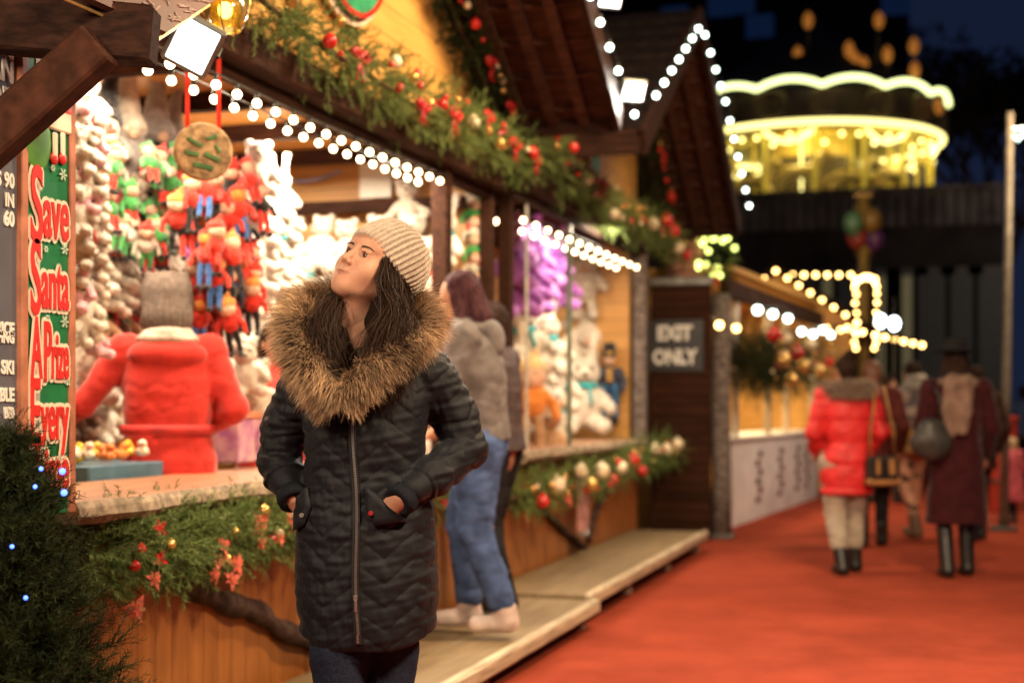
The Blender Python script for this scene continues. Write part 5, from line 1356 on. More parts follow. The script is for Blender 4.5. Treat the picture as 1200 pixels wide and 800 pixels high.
# dangling dolls between the two posts
for k in range(6):
    hung(556, 225+k*21, -2.60, 'elf' if k % 2 else 'elf2', None, ('green' if k % 2 else 'red')+' elf doll, %s from the top between the stall posts' % ORD[k], .4, .62, group='dolls dangling between the posts')
# stocking under the garland
sk = thing('stocking', 'pink and pale grey stocking hanging from the far counter garland', 'stocking', tuple(P(683, 592, X=-2.40)), PI/2)
mb = MB(); mb.prism([(-.085, .16), (.085, .16), (.09, -.02), (.10, -.14), (.05, -.20), (-.02, -.22), (-.06, -.18), (-.055, -.10), (-.075, 0)], (0, 0, 0), .05, (1, 0, 0), (0, 0, 1)); mb.build('sock', mat('dusty_pink_felt', (.42, .20, .19), rough=.9), sk)
MB().box((0, 0, .17), (.20, .065, .07), bev=.015).build('cuff', PW, sk); MB().box((.02, 0, -.19), (.15, .058, .07), bev=.02).build('toe', PGY, sk)
# ================================================================ other people
def head_small(g, hc, s=1.0, yaw=0.0, pitch=0.0):
    M = Rhead(yaw, pitch, 0)
    p = lambda x, y, z: tuple(Vector(hc)+M@(Vector((x, y, z))*s))
    g.ell(p(0, .012, .032), (.074*s, .093*s, .086*s), .0, M=M); g.ell(p(0, -.03, -.02), (.060*s, .062*s, .085*s), .03*s, M=M)
    g.ell(p(0, -.072, -.09), .022*s, .025*s); g.cone(p(0, -.085, .02), p(0, -.108, -.028), .008*s, .011*s, .01*s)
    for q in (-1, 1): g.ell(p(q*.074, .01, 0), (.012*s, .02*s, .030*s), .006*s, M=M)
    for q in (-1, 1): g.ell(p(q*.031, -.098, .007), .017*s, .012*s, 'cut')
    g.cone(p(-.015, -.095, -.055), p(.015, -.095, -.055), .008*s, .008*s, .006*s)
    return p
def figure(label, loc, rot, H=1.7, elbows=((-.27, .05, 1.10), (.27, .05, 1.10)), wrists=((-.25, -.10, .88), (.25, -.10, .88)), stride=.14, lean=0.0,
           coat=None, coat_m=None, hem=.75, hemw=.20, slim=1.0, leg_m=None, leg_r=1.0, leg_end=.10, shoe_m=None, hair=None, hair_m=None, hat=None, yaw=0, pitch=0, h=.012, skin=None, quilt=0, boot_top=.2, group=None, belt=None, z0=0):
    k = H/1.7; W = thing('person', label, 'person', loc, rot, group)
    S = lambda p: (p[0]*k, (p[1]-lean*max(0, p[2]-.85))*k, p[2]*k)
    skin = skin or SKIN
    sh = [(-.185, .01, 1.38), (.185, .01, 1.38)]; hip = [(-.085, .01, .88), (.085, .01, .88)]
    kn = [(-.09, -.05-stride*.35, .49), (.09, -.03+stride*.30, .48)]; an = [(-.09, -stride+.04, .09), (.09, stride+.05, .10)]
    hc = S((0, -.02, 1.575))
    g = G((-.42*k, -.5*k, -.01), (.42*k, .42*k, 1.74*k), h)
    p = head_small(g, hc, k, yaw, pitch)
    g.cone(p(0, .02, -.06), S((0, .02, 1.40)), .05*k, .055*k, .02)
    g.cone(S((0, .01, 1.0)), S((0, .01, 1.32)), .12*k, .14*k, .04, flat=((0, 1, 0), 1.5)); g.cone(S((0, .01, .88)), S((0, .01, 1.0)), .13*k, .12*k, .04, flat=((0, 1, 0), 1.4))
    for i in (0, 1):
        s = -1 if i == 0 else 1
        g.chain([S((s*.08, .01, 1.37)), S(sh[i]), S(elbows[i]), S(wrists[i])], [.06*k, .052*k, .038*k, .027*k], .03)
        w_ = Vector(S(wrists[i])); dr = (w_-Vector(S(elbows[i]))).normalized(); sd = dr.cross(Vector((0, 1, .2))).normalized(); pm = w_+dr*.06*k
        g.cone(tuple(w_), tuple(pm), .026*k, .032*k, .012)
        for q in range(4):
            a = pm+sd*(q-1.5)*.018*k; b = a+dr*(.06-.006*abs(q-1.5))*k+Vector((0, -.012, 0)); g.cone(tuple(a), tuple(b), .0105*k, .009*k, .004)
        g.cone(tuple(w_+dr*.02), tuple(w_+dr*.07*k-sd*.045*s), .013*k, .011*k, .006)
        g.chain([S(hip[i]), S(kn[i]), S(an[i])], [.085*k, .055*k, .036*k], .03); g.cone(S((an[i][0], an[i][1]+.02, .04)), S((an[i][0], an[i][1]-.13, .035)), .036*k, .03*k, .02)
    V, Q = g.net(); V = relax(V, Q, 1); mesh_np('body', V, Q, skin, W)
    for s in (-1, 1):
        mb = MB(); mb.ball(p(s*.031, -.082, .006), .012*k, 8); mb.build('eye', mat('dark_eye', (.03, .02, .015), rough=.2), W, True)
    # trousers
    if leg_m:
        g = G((-.3*k, -.4*k, .02), (.3*k, .4*k, 1.05*k), h)
        for i in (0, 1):
            e = Vector(an[i]); kk = Vector(kn[i]); f = min(1, (kk.z-leg_end)/(kk.z-e.z)); en = kk.lerp(e, f)
            g.chain([S((hip[i][0]*.95, .01, .93)), S(hip[i]), S(kn[i]), S(tuple(en))], [.105*k*max(1, leg_r*.9), .105*k*leg_r, .068*k*leg_r, .052*k*(leg_r**1.3)], .015)
        V, Q = g.net(); V = relax(V, Q, 1); N = vnormals(V, Q); V = V+N*(.004*noise3(V*np.array([25, 25, 50]), 5)-.007*(1-np.abs(noise3(V*np.array([14, 14, 42]), 25)).clip(0, 1))**4)[:, None]; mesh_np('trousers', V, Q, leg_m, W)
    if shoe_m:
        for i in (0, 1):
            a = an[i]; q = S(a); g = G((q[0]-.09*k, q[1]-.24*k, -.01), (q[0]+.09*k, q[1]+.16*k, (boot_top+.09)*k), .009)
            kk = Vector(kn[i]); e = Vector(a); t = min(1, max(0, (boot_top-.09)/(kk.z-.09))); top = e.lerp(kk, t)
            g.chain([S(tuple(top)), S((a[0], a[1]+.01, .07))], [.058*k, .050*k], .02); g.cone(S((a[0], a[1]+.01, .05)), S((a[0], a[1]-.14, .042)), .047*k, .038*k, .03)
            V, Q = g.net(); V[:, 2] = np.maximum(V[:, 2], .004); mesh_np('shoe', V, Q, shoe_m, W)
    if coat_m:
        g = G((-.42*k, -.5*k, (hem-.04)*k), (.42*k, .42*k, 1.53*k), h*.85)
        ly = lambda z: .012-lean*max(0, z-.85)
        rows = [(hem, hemw, hemw*.78, 0, ly(hem)), (.88, .195*slim, .150*slim, 0, ly(.88)), (1.03, .165*slim, .130*slim, 0, ly(1.03)), (1.2, .180*slim, .14*slim, 0, ly(1.2)), (1.34, .175*slim, .125*slim, 0, ly(1.34)), (1.42, .115, .10, 0, ly(1.42)), (1.47, .075, .075, 0, ly(1.47))]
        rows = sorted(rows, key=lambda q_: q_[0])
        if hem > .88: rows = [q_ for q_ in rows if q_[0] >= hem]
        g.loft([tuple(c_*k for c_ in q_) for q_ in rows], 0, p=2.3)
        for i in (0, 1):
            s = -1 if i == 0 else 1; w_ = Vector(wrists[i]); e = Vector(elbows[i]); we = w_-(w_-e).normalized()*.03
            g.chain([S((s*.10, .01, 1.38)), S(sh[i]), S(elbows[i]), S(tuple(we))], [.065*k, .075*k, .062*k, .050*k], .025)
        V, Q = g.net(); V = relax(V, Q, 1); N = vnormals(V, Q)
        d = .006*noise3(V*np.array([12, 12, 12]), 7)-.005*(1-np.abs(noise3(V*np.array([9, 9, 13]), 17)).clip(0, 1))**7
        if quilt: d = d+.012*(np.abs(np.sin(PI*V[:, 2]/(quilt*k)))**.5-.6)
        V = V+N*d[:, None]; co = mesh_np('coat', V, Q, coat_m, W)
        if belt:
            mb = MB(); n = 28; a_ = .174*k*slim; b_ = .140*k*slim
            for zz in (0,):
                mb.v = [((a_+o_)*math.copysign(abs(math.cos(t))**.9, math.cos(t)), (b_+o_)*math.sin(t)+.012, 1.03*k+z_) for t in [2*PI*i/n for i in range(n)] for o_, z_ in ((0, -.022), (.012, -.02), (.012, .02), (0, .022))]
                mb.f = [(i*4+q, ((i+1) % n)*4+q, ((i+1) % n)*4+(q+1) % 4, i*4+(q+1) % 4) for i in range(n) for q in range(4)]; mb.mi = [0]*len(mb.f)
            mb.build('belt', belt, co, True)
    # hair
    if hair and hair_m:
        M = Rhead(yaw, pitch, 0); g = G((hc[0]-.2*k, hc[1]-.2*k, hc[2]-.42*k), (hc[0]+.2*k, hc[1]+.25*k, hc[2]+.19*k), .009)
        g.ell(p(0, .026, .042), (.084*k, .094*k, .088*k), 0, M=M)
        if hair == 'long':
            g.chain([p(0, .07, -.01), p(0, .10, -.12), p(0, .115, -.26)], [.075*k, .08*k, .06*k], .03, flat=((0, 1, 0), 1.3))
            for s in (-1, 1): g.chain([p(s*.07, .03, .0), p(s*.085, .045, -.14)], [.03*k, .035*k], .02)
        elif hair == 'bob':
            g.chain([p(0, .05, -.01), p(0, .06, -.09)], [.085*k, .07*k], .03)
        elif hair == 'bun': g.ell(p(0, .08, .12), .045*k, .01); g.chain([p(0, .06, .0), p(0, .05, -.06)], [.07*k, .05*k], .02)
        g.ell(p(0, -.095, -.02), (.052*k, .055*k, .075*k), .02, 'cut', M=M)
        V, Q = g.net(); N = vnormals(V, Q); V = V+N*(.005*noise3(V*np.array([60, 60, 18]), 5))[:, None]; mesh_np('hair', V, Q, hair_m, W)
    return W, p, S, k, hc
def fur_ring(W, path, rad, n, ln, base, tipc, name, seed=2, mcore=None):
    pp = spline(path, 80); tg = np.gradient(pp, axis=0); tg /= np.linalg.norm(tg, axis=1)[:, None]+1e-9
    r_ = np.random.default_rng(seed); i = r_.integers(0, 80, n); rv = r_.normal(size=(n, 3)); rv -= (rv*tg[i]).sum(1)[:, None]*tg[i]; rv /= np.linalg.norm(rv, axis=1)[:, None]
    V, Q, sid, T = ribbons(pp[i]+rv*rad*.7, rv+r_.normal(0, .25, (n, 3)), r_.uniform(.6, 1.2, n)*ln, .005, np.zeros((n, 3)), 3, gravity=.5, seed=seed)
    o = mesh_np(name, V, Q, FURM, W); c = np.array(base)*(1-T[:, None])+np.array(tipc)*T[:, None]; set_color(o, (c*r_.uniform(.6, 1.3, n)[sid][:, None]).clip(0, 1))
    mb = MB(); mb.tube([tuple(p_) for p_ in pp[::3]], rad, 8); mb.build('fur_backing', mat('fur_backing_'+name+str(seed), base, rough=.9), o, True)
def foot(px, py, zf=0.0):
    q = P(px, py, Z=zf+.0); q.z = zf; return q
REDC = mat('red_wool', (.46, .030, .022), rough=.85, var=.15, scale=14, sheen=.4, bump=.2)
REDP = mat('red_puffer', (.62, .022, .024), rough=.55, var=.12, scale=14)
GREYJ = mat('grey_jacket', (.15, .13, .125), rough=.75, var=.2, scale=18, bump=.3)
JEAN = mat('mid_blue_denim', (.065, .105, .235), rough=.85, var=.3, scale=12, bump=.2, bscale=200)
JEAN2 = mat('violet_denim', (.10, .075, .20), rough=.85, var=.3, scale=12)
BLACKC = mat('black_cloth', (.014, .013, .015), rough=.8)
WINE = mat('wine_wool', (.042, .007, .010), rough=.85, var=.2, scale=14, sheen=.2)
BROWNC = mat('dark_brown_cloth', (.045, .022, .018), rough=.8, var=.3)
CREAMT = mat('cream_trousers', (.40, .34, .27), rough=.85, var=.12)
SNEAK = mat('pale_trainer', (.66, .52, .46), rough=.6)
HPUR = mat('plum_brown_hair', (.05, .018, .022), spec=.1, rough=.75, var=.5, scale=30, stretch=(3, 3, .6))
HBR = mat('brown_hair', (.022, .011, .007), spec=.1, rough=.75, var=.5, scale=30, stretch=(3, 3, .6))
HBL = mat('blond_hair', (.45, .30, .16), rough=.5, var=.4, scale=30, stretch=(3, 3, .6))
away = PI+TH

# the vendor in red, seen from behind
v = P(196, 476, X=-3.12); v.z = .17
W, p, S, k, hc = figure('vendor in a belted red coat and grey knit hat, seen from behind', tuple(v), away+.25, 1.62, elbows=((-.29, .06, 1.12), (.36, -.02, 1.14)), wrists=((-.14, -.22, 1.02), (.52, -.16, 1.02)),
      coat_m=REDC, hem=.62, hemw=.23, slim=1.12, leg_m=BLACKC, shoe_m=LEATHER, hair='bob', hair_m=HBR, belt=mat('red_belt', (.40, .015, .012), rough=.7), stride=.03, lean=.04, pitch=.10)
g = G((hc[0]-.16, hc[1]-.16, hc[2]-.1), (hc[0]+.16, hc[1]+.2, hc[2]+.26), .007)
g.ell(p(0, .02, .065), (.096, .108, .085), 0); g.cone(p(-.05, .03, .095), p(.05, .02, .10), .045, .042, .03)
for s_ in (-1, 1): g.cone(p(s_*.060, .02, .105), p(s_*.085, .03, .145), .028, .012, .025)
g.cone(p(0, .03, .04), p(0, .045, -.05), .10, .105, .03)
V, Q = g.net(); th_ = np.arctan2(V[:, 1]-hc[1], V[:, 0]-hc[0]); V = V+vnormals(V, Q)*(.0035*np.sin(th_*34))[:, None]; mesh_np('knit_hat', V, Q, mat('grey_brown_knit', (.13, .10, .085), rough=.95, var=.2, scale=40, bump=.6), W)
g = G((-.25, -.3, 1.2), (.25, .25, 1.6), .009); g.ell(S((0, .05, 1.455)), (.105, .10, .035), 0); g.ell(S((0, .05, 1.43)), (.13, .11, .035), .01); V, Q = g.net(); V = V+vnormals(V, Q)*(.006*noise3(V*30, 2))[:, None]; mesh_np('scarf', V, Q, mat('pale_scarf', (.46, .36, .30), rough=.95, bump=.5), W)
g = G((-.25, -.3, 1.1), (.25, .30, 1.55), .009); g.ell(S((0, .09, 1.36)), (.165, .085, .075), 0); V, Q = g.net(); mesh_np('hood', V, Q, REDC, W)
# second helper in red, behind the counter
v = P(322, 476, X=-3.42); v.z = .10
figure('stall helper in red, mostly hidden behind the woman in the parka', tuple(v), TH+.5, 1.6, coat_m=REDC, hem=.62, hemw=.22, slim=1.1, leg_m=BLACKC, shoe_m=LEATHER, hair='bob', hair_m=HBR, elbows=((-.30, -.05, 1.12), (.27, -.05, 1.1)), wrists=((-.30, -.25, 1.0), (.16, -.25, 1.0)), stride=.03)

# customers on the step
v = P(560, 738, Z=.19); v.z = .19
W, p, S, k, hc = figure('customer in a grey hooded jacket and blue jeans leaning on the counter, plum hair', tuple(v), -PI/2+.20, 1.70, elbows=((-.24, -.16, 1.13), (.24, -.10, 1.12)), wrists=((-.14, -.30, 1.06), (.20, -.26, 1.04)),
      coat_m=GREYJ, hem=.90, hemw=.20, slim=1.15, leg_m=JEAN, leg_r=1.24, leg_end=.15, shoe_m=SNEAK, boot_top=.10, hair='long', hair_m=HPUR, lean=.10, stride=.09, pitch=.15, yaw=-.4)
g = G((-.25, -.25, 1.2), (.25, .3, 1.6), .009); g.chain([S((-.12, -.02, 1.43)), S((-.07, .10, 1.42)), S((.07, .10, 1.42)), S((.12, -.02, 1.43))], [.045, .055, .055, .045], .02); g.ell(S((0, .125, 1.36)), (.12, .055, .10), .03); V, Q = g.net(); V = V+vnormals(V, Q)*(.004*noise3(V*30, 2))[:, None]; mesh_np('hood', V, Q, GREYJ, W)
v = P(582, 716, Z=.19); v.z = .19
W, p, S, k, hc = figure('customer in a dark brown jacket and black trousers behind the grey hooded one', tuple(v), -PI/2-.1, 1.60, elbows=((-.26, -.06, 1.12), (.25, -.02, 1.12)), wrists=((-.22, -.26, 1.0), (.22, -.24, 1.0)),
      coat_m=mat('dark_plum_jacket', (.055, .035, .035), rough=.7), hem=.88, hemw=.19, leg_m=BLACKC, leg_r=1.0, shoe_m=LEATHER, hair='bob', hair_m=HBR, lean=.05, stride=.05)

# red puffer lady
v = foot(992, 673)
W, p, S, k, hc = figure('woman walking away in a red puffer coat with fur hood and cream trousers', tuple(v), away+.12, 1.63, coat_m=REDP, hem=.63, hemw=.205, slim=1.10, quilt=.17, leg_m=CREAMT, leg_r=1.28, leg_end=.24, shoe_m=LEATHER, boot_top=.22, hair='bun', hair_m=HBR, stride=.10,
      elbows=((-.27, .02, 1.10), (.265, .0, 1.10)), wrists=((-.20, -.14, .92), (.19, -.16, .95)))
fur_ring(W, [S((-.12, -.08, 1.40)), S((-.17, .04, 1.43)), S((-.10, .15, 1.44)), S((0, .18, 1.43)), S((.10, .15, 1.44)), S((.17, .04, 1.43)), S((.12, -.08, 1.40))], .045, 3500, .055, (.14, .09, .07), (.42, .32, .25), 'fur_trim', 3)
hb_ = thing('handbag', 'black and tan handbag on a long tan strap over the red coat', 'handbag', tuple(v+Vector((.26, -.10, .78))), away+.2)
MB().box((0, 0, 0), (.25, .11, .22), bev=.03).build('bag', LEATHER, hb_); MB().box((0, .0, -.08), (.255, .118, .05), bev=.012).build('tan_base', mat('tan_leather', (.32, .15, .05), rough=.5), hb_)
mb = MB(); mb.tube([(-.10, .0, .10), (-.06, .05, .30), (.03, .09, .62)], .009, 6); mb.tube([(.10, 0, .10), (.09, .0, .30), (.04, -.02, .62)], .009, 6); mb.build('strap', MATS['tan_leather'], hb_, True)
MB().box((-.05, .062, .03), (.05, .012, .12), bev=.004).build('tan_patch', MATS['tan_leather'], hb_); MB().box((.06, .062, .03), (.03, .012, .12), bev=.004).build('tan_patch', MATS['tan_leather'], hb_)
# dark figure ahead of her
figure('person in a dark coat half hidden behind the red puffer coat', tuple(foot(1022, 641)), away-.2, 1.66, coat_m=mat('dark_red_brown_coat', (.09, .02, .016), rough=.8), hem=.60, hemw=.22, leg_m=BLACKC, shoe_m=LEATHER, hair='bob', hair_m=mat('auburn_hair', (.16, .06, .03), rough=.5), stride=.1)
# wide hat lady
v = foot(1120, 676)
W, p, S, k, hc = figure('woman walking away in a long wine coat and wide black hat', tuple(v), away-.05, 1.70, coat_m=WINE, hem=.40, hemw=.225, slim=.98, leg_m=BLACKC, leg_r=.85, shoe_m=LEATHER, boot_top=.36, hair='long', hair_m=HBR, stride=.07,
      elbows=((-.25, .03, 1.10), (.25, .0, 1.10)), wrists=((-.24, -.10, .88), (.16, -.18, .96)))
mb = MB(); mb.lathe([(.0001, .12), (.06, .118), (.084, .10), (.092, .04), (.10, .032), (.17, .020), (.175, .026), (.10, .045), (.098, .05)], p(0, .015, .055), 28); mb.build('wide_hat', mat('black_felt', (.012, .011, .012), rough=.9), W, True)
g = G((-.28, -.3, .95), (.28, .32, 1.56), .01); g.ell(S((0, .05, 1.42)), (.15, .13, .06), 0); g.chain([S((.05, .13, 1.42)), S((.08, .17, 1.22)), S((.09, .18, 1.05))], [.07, .06, .045], .03, flat=((0, 1, 0), 1.8)); g.chain([S((-.04, .13, 1.42)), S((-.02, .17, 1.22)), S((0, .18, 1.08))], [.06, .055, .04], .03, flat=((0, 1, 0), 1.8))
V, Q = g.net(); V = V+vnormals(V, Q)*(.006*noise3(V*np.array([45, 45, 12]), 2))[:, None]; mesh_np('shawl', V, Q, mat('taupe_shawl', (.20, .13, .10), rough=.9, var=.3, scale=12), W)
bp_ = thing('shoulder_bag', 'slouchy black and grey bag on the back of the wine coat', 'bag', tuple(v+Vector((-.17, -.22, 1.02))), away-.1)
g = G((-.2, -.12, -.2), (.2, .12, .2), .009); g.ell((0, 0, -.03), (.15, .075, .13), 0); g.ell((0, 0, .08), (.10, .05, .07), .04); V, Q = g.net(); V = V+vnormals(V, Q)*(.006*noise3(V*22, 2))[:, None]; mesh_np('bag', V, Q, mat('grey_black_leather', (.035, .032, .03), rough=.45), bp_)
mb = MB(); mb.tube([(-.06, 0, .12), (-.06, -.02, .30), (-.02, -.1, .42)], .010, 6); mb.build('strap', LEATHER, bp_, True)
# patterned coat
v = foot(1070, 629)
W, p, S, k, hc = figure('person in a pale patterned jacket and grey scarf walking between the two women', tuple(v), away+.3, 1.68, coat_m=mat('patterned_coat', (.40, .30, .25), rough=.8, col2=(.12, .10, .12), scale=9, lo=.45, hi=.55), hem=.80, hemw=.21, slim=1.1, leg_m=BLACKC, leg_r=.8, shoe_m=mat('brown_boot', (.12, .06, .03), rough=.6), boot_top=.2, hair='bob', hair_m=HBR, stride=.16,
      elbows=((-.34, -.04, 1.14), (.26, .0, 1.10)), wrists=((-.40, -.16, .98), (.20, -.18, .96)))
g = G((-.25, -.3, 1.2), (.25, .25, 1.65), .01); g.ell(S((0, .03, 1.46)), (.14, .13, .07), 0); g.ell(S((0, .05, 1.54)), (.11, .10, .05), .02); V, Q = g.net(); V = V+vnormals(V, Q)*(.008*noise3(V*24, 2))[:, None]; mesh_np('scarf', V, Q, mat('grey_white_scarf', (.34, .31, .28), rough=.9), W)
bg_ = thing('tote_bag', 'mustard brown tote at the hip of the patterned jacket', 'bag', tuple(v+Vector((.0, -.28, .93))), away)
mb = MB(); mb.box((0, 0, 0), (.34, .09, .26), bev=.03); mb.build('bag', mat('mustard_leather', (.30, .15, .035), rough=.6), bg_); mb = MB(); mb.tube([(-.1, 0, .12), (-.08, 0, .40), (.08, 0, .40), (.1, 0, .12)], .01, 6); mb.build('handle', MATS['mustard_leather'], bg_, True)
# others further off
figure('walker in dark clothes almost hidden by the wine coat', tuple(foot(1143, 634)), away, 1.62, coat_m=BROWNC, hem=.7, hemw=.2, leg_m=BLACKC, shoe_m=LEATHER, hair='bob', hair_m=HBR)
W, p, S, k, hc = figure('small child with blond hair in a dusty pink coat at the right edge', tuple(foot(1186, 613)), away+.4, .92, coat_m=mat('dusty_pink_wool', (.50, .10, .13), rough=.85), hem=.45, hemw=.26, slim=1.2, leg_m=BLACKC, shoe_m=LEATHER, boot_top=.12, hair='bob', hair_m=HBL, stride=.08, h=.010)
figure('distant person in a blue jacket beyond the pale pole', tuple(foot(1199, 562)), away, 1.6, coat_m=mat('blue_jacket', (.04, .08, .20), rough=.7), hem=.8, hemw=.2, leg_m=BLACKC, shoe_m=LEATHER, hair='bob', hair_m=HBR, h=.016)
figure('distant person facing the far stall, in a brown coat', tuple(foot(1040, 590)), PI*.6, 1.66, coat_m=BROWNC, hem=.7, hemw=.2, leg_m=BLACKC, shoe_m=LEATHER, hair='bob', hair_m=HBR, h=.016)
# ================================================================ the far kiosk
YEL = plank_mat('lit_yellow_boards', (.52, .27, .06), (.62, .34, .09), .12, 'Z', .03, .5, grain=(.4, 3, 3))
A = P(850, 622, Z=0); Bq = P(960, 583, Z=0); dirk = (Bq-A).normalized(); ang = math.atan2(dirk.y, dirk.x)
K = thing('market_stall', 'far stall with a white printed front, string lights and a dark bauble wreath', 'stall', tuple(A), ang)
Lk = (Bq-A).length      # local x runs away down the street, local y runs into the stall
MB().box((Lk/2, .04, .44), (Lk, .05, .88)).build('front_panel', mat('white_vinyl', (.72, .68, .66), rough=.5, var=.12, scale=3), K)
MB().box((Lk/2, .28, .91), (Lk+.06, .60, .05), bev=.01).build('counter', WHITEP, K)
MB().box((Lk/2, 2.2, 1.3), (Lk, .06, 2.6)).build('back_wall', YEL, K)
MB().box((Lk-.03, 1.12, 1.3), (.06, 2.1, 2.6)).build('side_wall', YEL, K)
MB().box((.03, 1.32, 1.3), (.05, 1.7, 2.6)).build('side_wall', YEL, K)
MB().box((Lk/2, 1.1, 2.63), (Lk+.1, 2.4, .05)).build('ceiling', YEL, K)
for f, w_ in ((.03, .10), (.12, .07), (.42, .08), (.62, .07), (.97, .12)):
    MB().box((Lk*f, .05, 1.68), (w_, w_, 1.50), bev=.01).build('post', WHITEP if f in (.12,) else DECKE, K)
for f in (.30, .52, .72, .84):
    pm = MB()
    for q in range(6): pm.box((Lk*f+(.08 if q % 2 else -.04), .008, .22+.10*q), (.18, .010, .07), bev=.003)
    pm.build('printed_word', mat('printed_dark', (.05, .025, .025), rough=.6, col2=(.20, .03, .03), scale=4), K)
MB().box((Lk/2, .0, 2.44), (Lk+.1, .10, .18), bev=.01).build('fascia', DARKW, K)
add_lamp('kiosk_lamp', 'AREA', tuple(A+dirk*Lk*.5+Vector((-.9, .1, 2.52))), 130, (1, .72, .36), .6, 3.0, target=tuple(A+dirk*Lk*.5+Vector((-.9, .1, 0))))
# bauble wreath garland under its eave
n_ = Vector((math.sin(ang), -math.cos(ang), 0))
gp = [tuple(P(866, 415, X=-1.80)), tuple(P(888, 425, X=-1.72)), tuple(P(915, 424, X=-1.65)), tuple(P(950, 425, X=-1.5))]
garland('garland', 'dark bauble garland under the eave of the far stall', gp, .34, 620, .4, 41, [(.1, 'r', .07, .2), (.25, 'g', .09, .0), (.3, 'c', .07, .22), (.4, 'g', .07, -.18), (.5, 'r', .08, .1), (.6, 'g', .08, -.05), (.7, 'c', .06, .2), (.8, 'g', .07, -.1), (.9, 'r', .06, 0)], nmat=NEEDLED, L=.16)
for i, (px, py) in enumerate(((881, 348), (893, 367), (915, 367), (930, 378), (946, 396), (961, 385), (976, 395), (868, 388))):
    pass
bulb_string('large cool white globe lights looping over the far stall front', [P(880, 340, X=-1.5), P(892, 360, X=-1.5), P(915, 358, X=-1.45), P(931, 370, X=-1.4), P(946, 388, X=-1.35), P(962, 378, X=-1.3), P(978, 388, X=-1.25)], 7, BULBC, .040, .05)
bulb_string('short string of green and white globes beside the rough post', [P(832, 372, X=-1.9), P(872, 380, X=-1.8)], 2, BULBO, .035, .03)
# gable roofed kiosk behind with amber bulbs
c = P(912, 316, Y=21.5); c.z = 0
K2 = thing('market_stall', 'gabled kiosk outlined in amber bulbs behind the far stall', 'stall', tuple(c))
hw, ez_, rz_ = 1.25, 2.45, 3.28
MB().box((0, 1.2, 1.2), (2.1, 2.3, 2.4)).build('body', YEL, K2)
mb = MB(); mb.prism([(-hw*.9, ez_), (hw*.9, ez_), (0, rz_-.05)], (0, .02, 0), .06); mb.build('gable', OAKX, K2)
for s in (-1, 1):
    mb = MB(); mb.bar((s*hw, -.25, ez_-.03), (s*hw, 2.6, ez_-.03), .1, .06)
    mb.add([(0, -.3, rz_), (0, 2.7, rz_), (s*hw, 2.7, ez_), (s*hw, -.3, ez_), (0, -.3, rz_+.07), (0, 2.7, rz_+.07), (s*hw, 2.7, ez_+.07), (s*hw, -.3, ez_+.07)], [(0, 1, 2, 3), (7, 6, 5, 4), (0, 3, 7, 4), (1, 5, 6, 2), (2, 6, 7, 3)]); mb.build('roof_slope', SHING, K2)
bulb_string('amber bulbs down the gable edges of the distant kiosk', [c+Vector((-hw, -.34, ez_)), c+Vector((0, -.34, rz_)), c+Vector((hw, -.34, ez_))], 15, BULBO, .032, .02)
bulb_string('level string of amber bulbs between the distant kiosk and the light arch', [P(922, 319, Y=21.6), P(1004, 319, Y=21.6)], 6, BULBO, .034, .02)
bulb_string('amber bulbs along the eave of the distant kiosk', [P(945, 378, Y=20.8), P(1010, 386, Y=20.8)], 4, BULBO, .032, .02)
bulb_string('amber bulbs sagging toward the right behind the walkers', [P(984, 378, Y=19), P(1020, 388, Y=19), P(1086, 402, Y=20)], 8, BULBO, .032, .02)
# light arch
la = thing('light_arch', 'narrow upright arch wrapped in amber fairy lights', 'light arch', tuple(P(1015, 400, Y=21.6)))
z1 = P(1015, 326, Y=21.6).z; zb = la.location.z; w2 = .135
pts = [(-w2, 0, -zb), (-w2, 0, z1-zb-.12), (-w2*.6, 0, z1-zb-.02), (0, 0, z1-zb+.02), (w2*.6, 0, z1-zb-.02), (w2, 0, z1-zb-.12), (w2, 0, -zb)]
mb = MB(); mb.tube(pts, .02, 6); mb.build('frame', BLACKM, la, True)
up_ = [(-w2, 0, -.1)]+pts[1:-1]+[(w2, 0, -.1)]
for i in range(44):
    q = spline(up_, 44)[i]
    b = MB(); b.ball((q[0]+random.uniform(-.03, .03), -.04, q[2]), .030, 8); b.build('fairy_light', BULBO, la, True)
# bright floodlit globes
for px, py, lab in ((1032, 376, 'bright white globe lamp, left of the pair above the walkers'), (1048, 379, 'bright white globe lamp, right of the pair above the walkers')):
    q = P(px, py, Y=19); g_ = thing('globe_lamp', lab, 'lamp', tuple(q))
    mb = MB(); mb.ball((0, 0, 0), .065, 14, (1, 1, 1.35)); mb.build('globe', mat('globe_glow', (1, 1, 1), emit=(.85, .95, 1), estr=9), g_, True)
    mb = MB(); mb.tube([(0, 0, .12), (0, 0, .35)], .015, 6); mb.build('stem', BLACKM, g_)
    b = MB(); b.tube([(0, 0, -.12), (0, 0, -q.z)], .02, 6); b.build('pole', BLACKM, g_)
# green lit bush ball behind the chimney
gb = thing('lit_wreath', 'round cluster of yellow green lights beside the brick chimney block', 'light cluster', tuple(P(836, 300, Y=13.9)))
c_ = np.random.default_rng(2).normal(size=(130, 3)); c_ /= np.linalg.norm(c_, axis=1)[:, None]
V, Fc = needles(c_*.17, c_, L=.10, seed=4); mesh_np('foliage', V, Fc, NEEDLE, gb, smooth=False)
for i in range(20):
    mb = MB(); mb.ball(tuple(c_[i]*.22), .03, 8); mb.build('light', mat('yellow_green_bulb', (.8, 1, .3), emit=(.75, .85, .20), estr=5), gb, True)
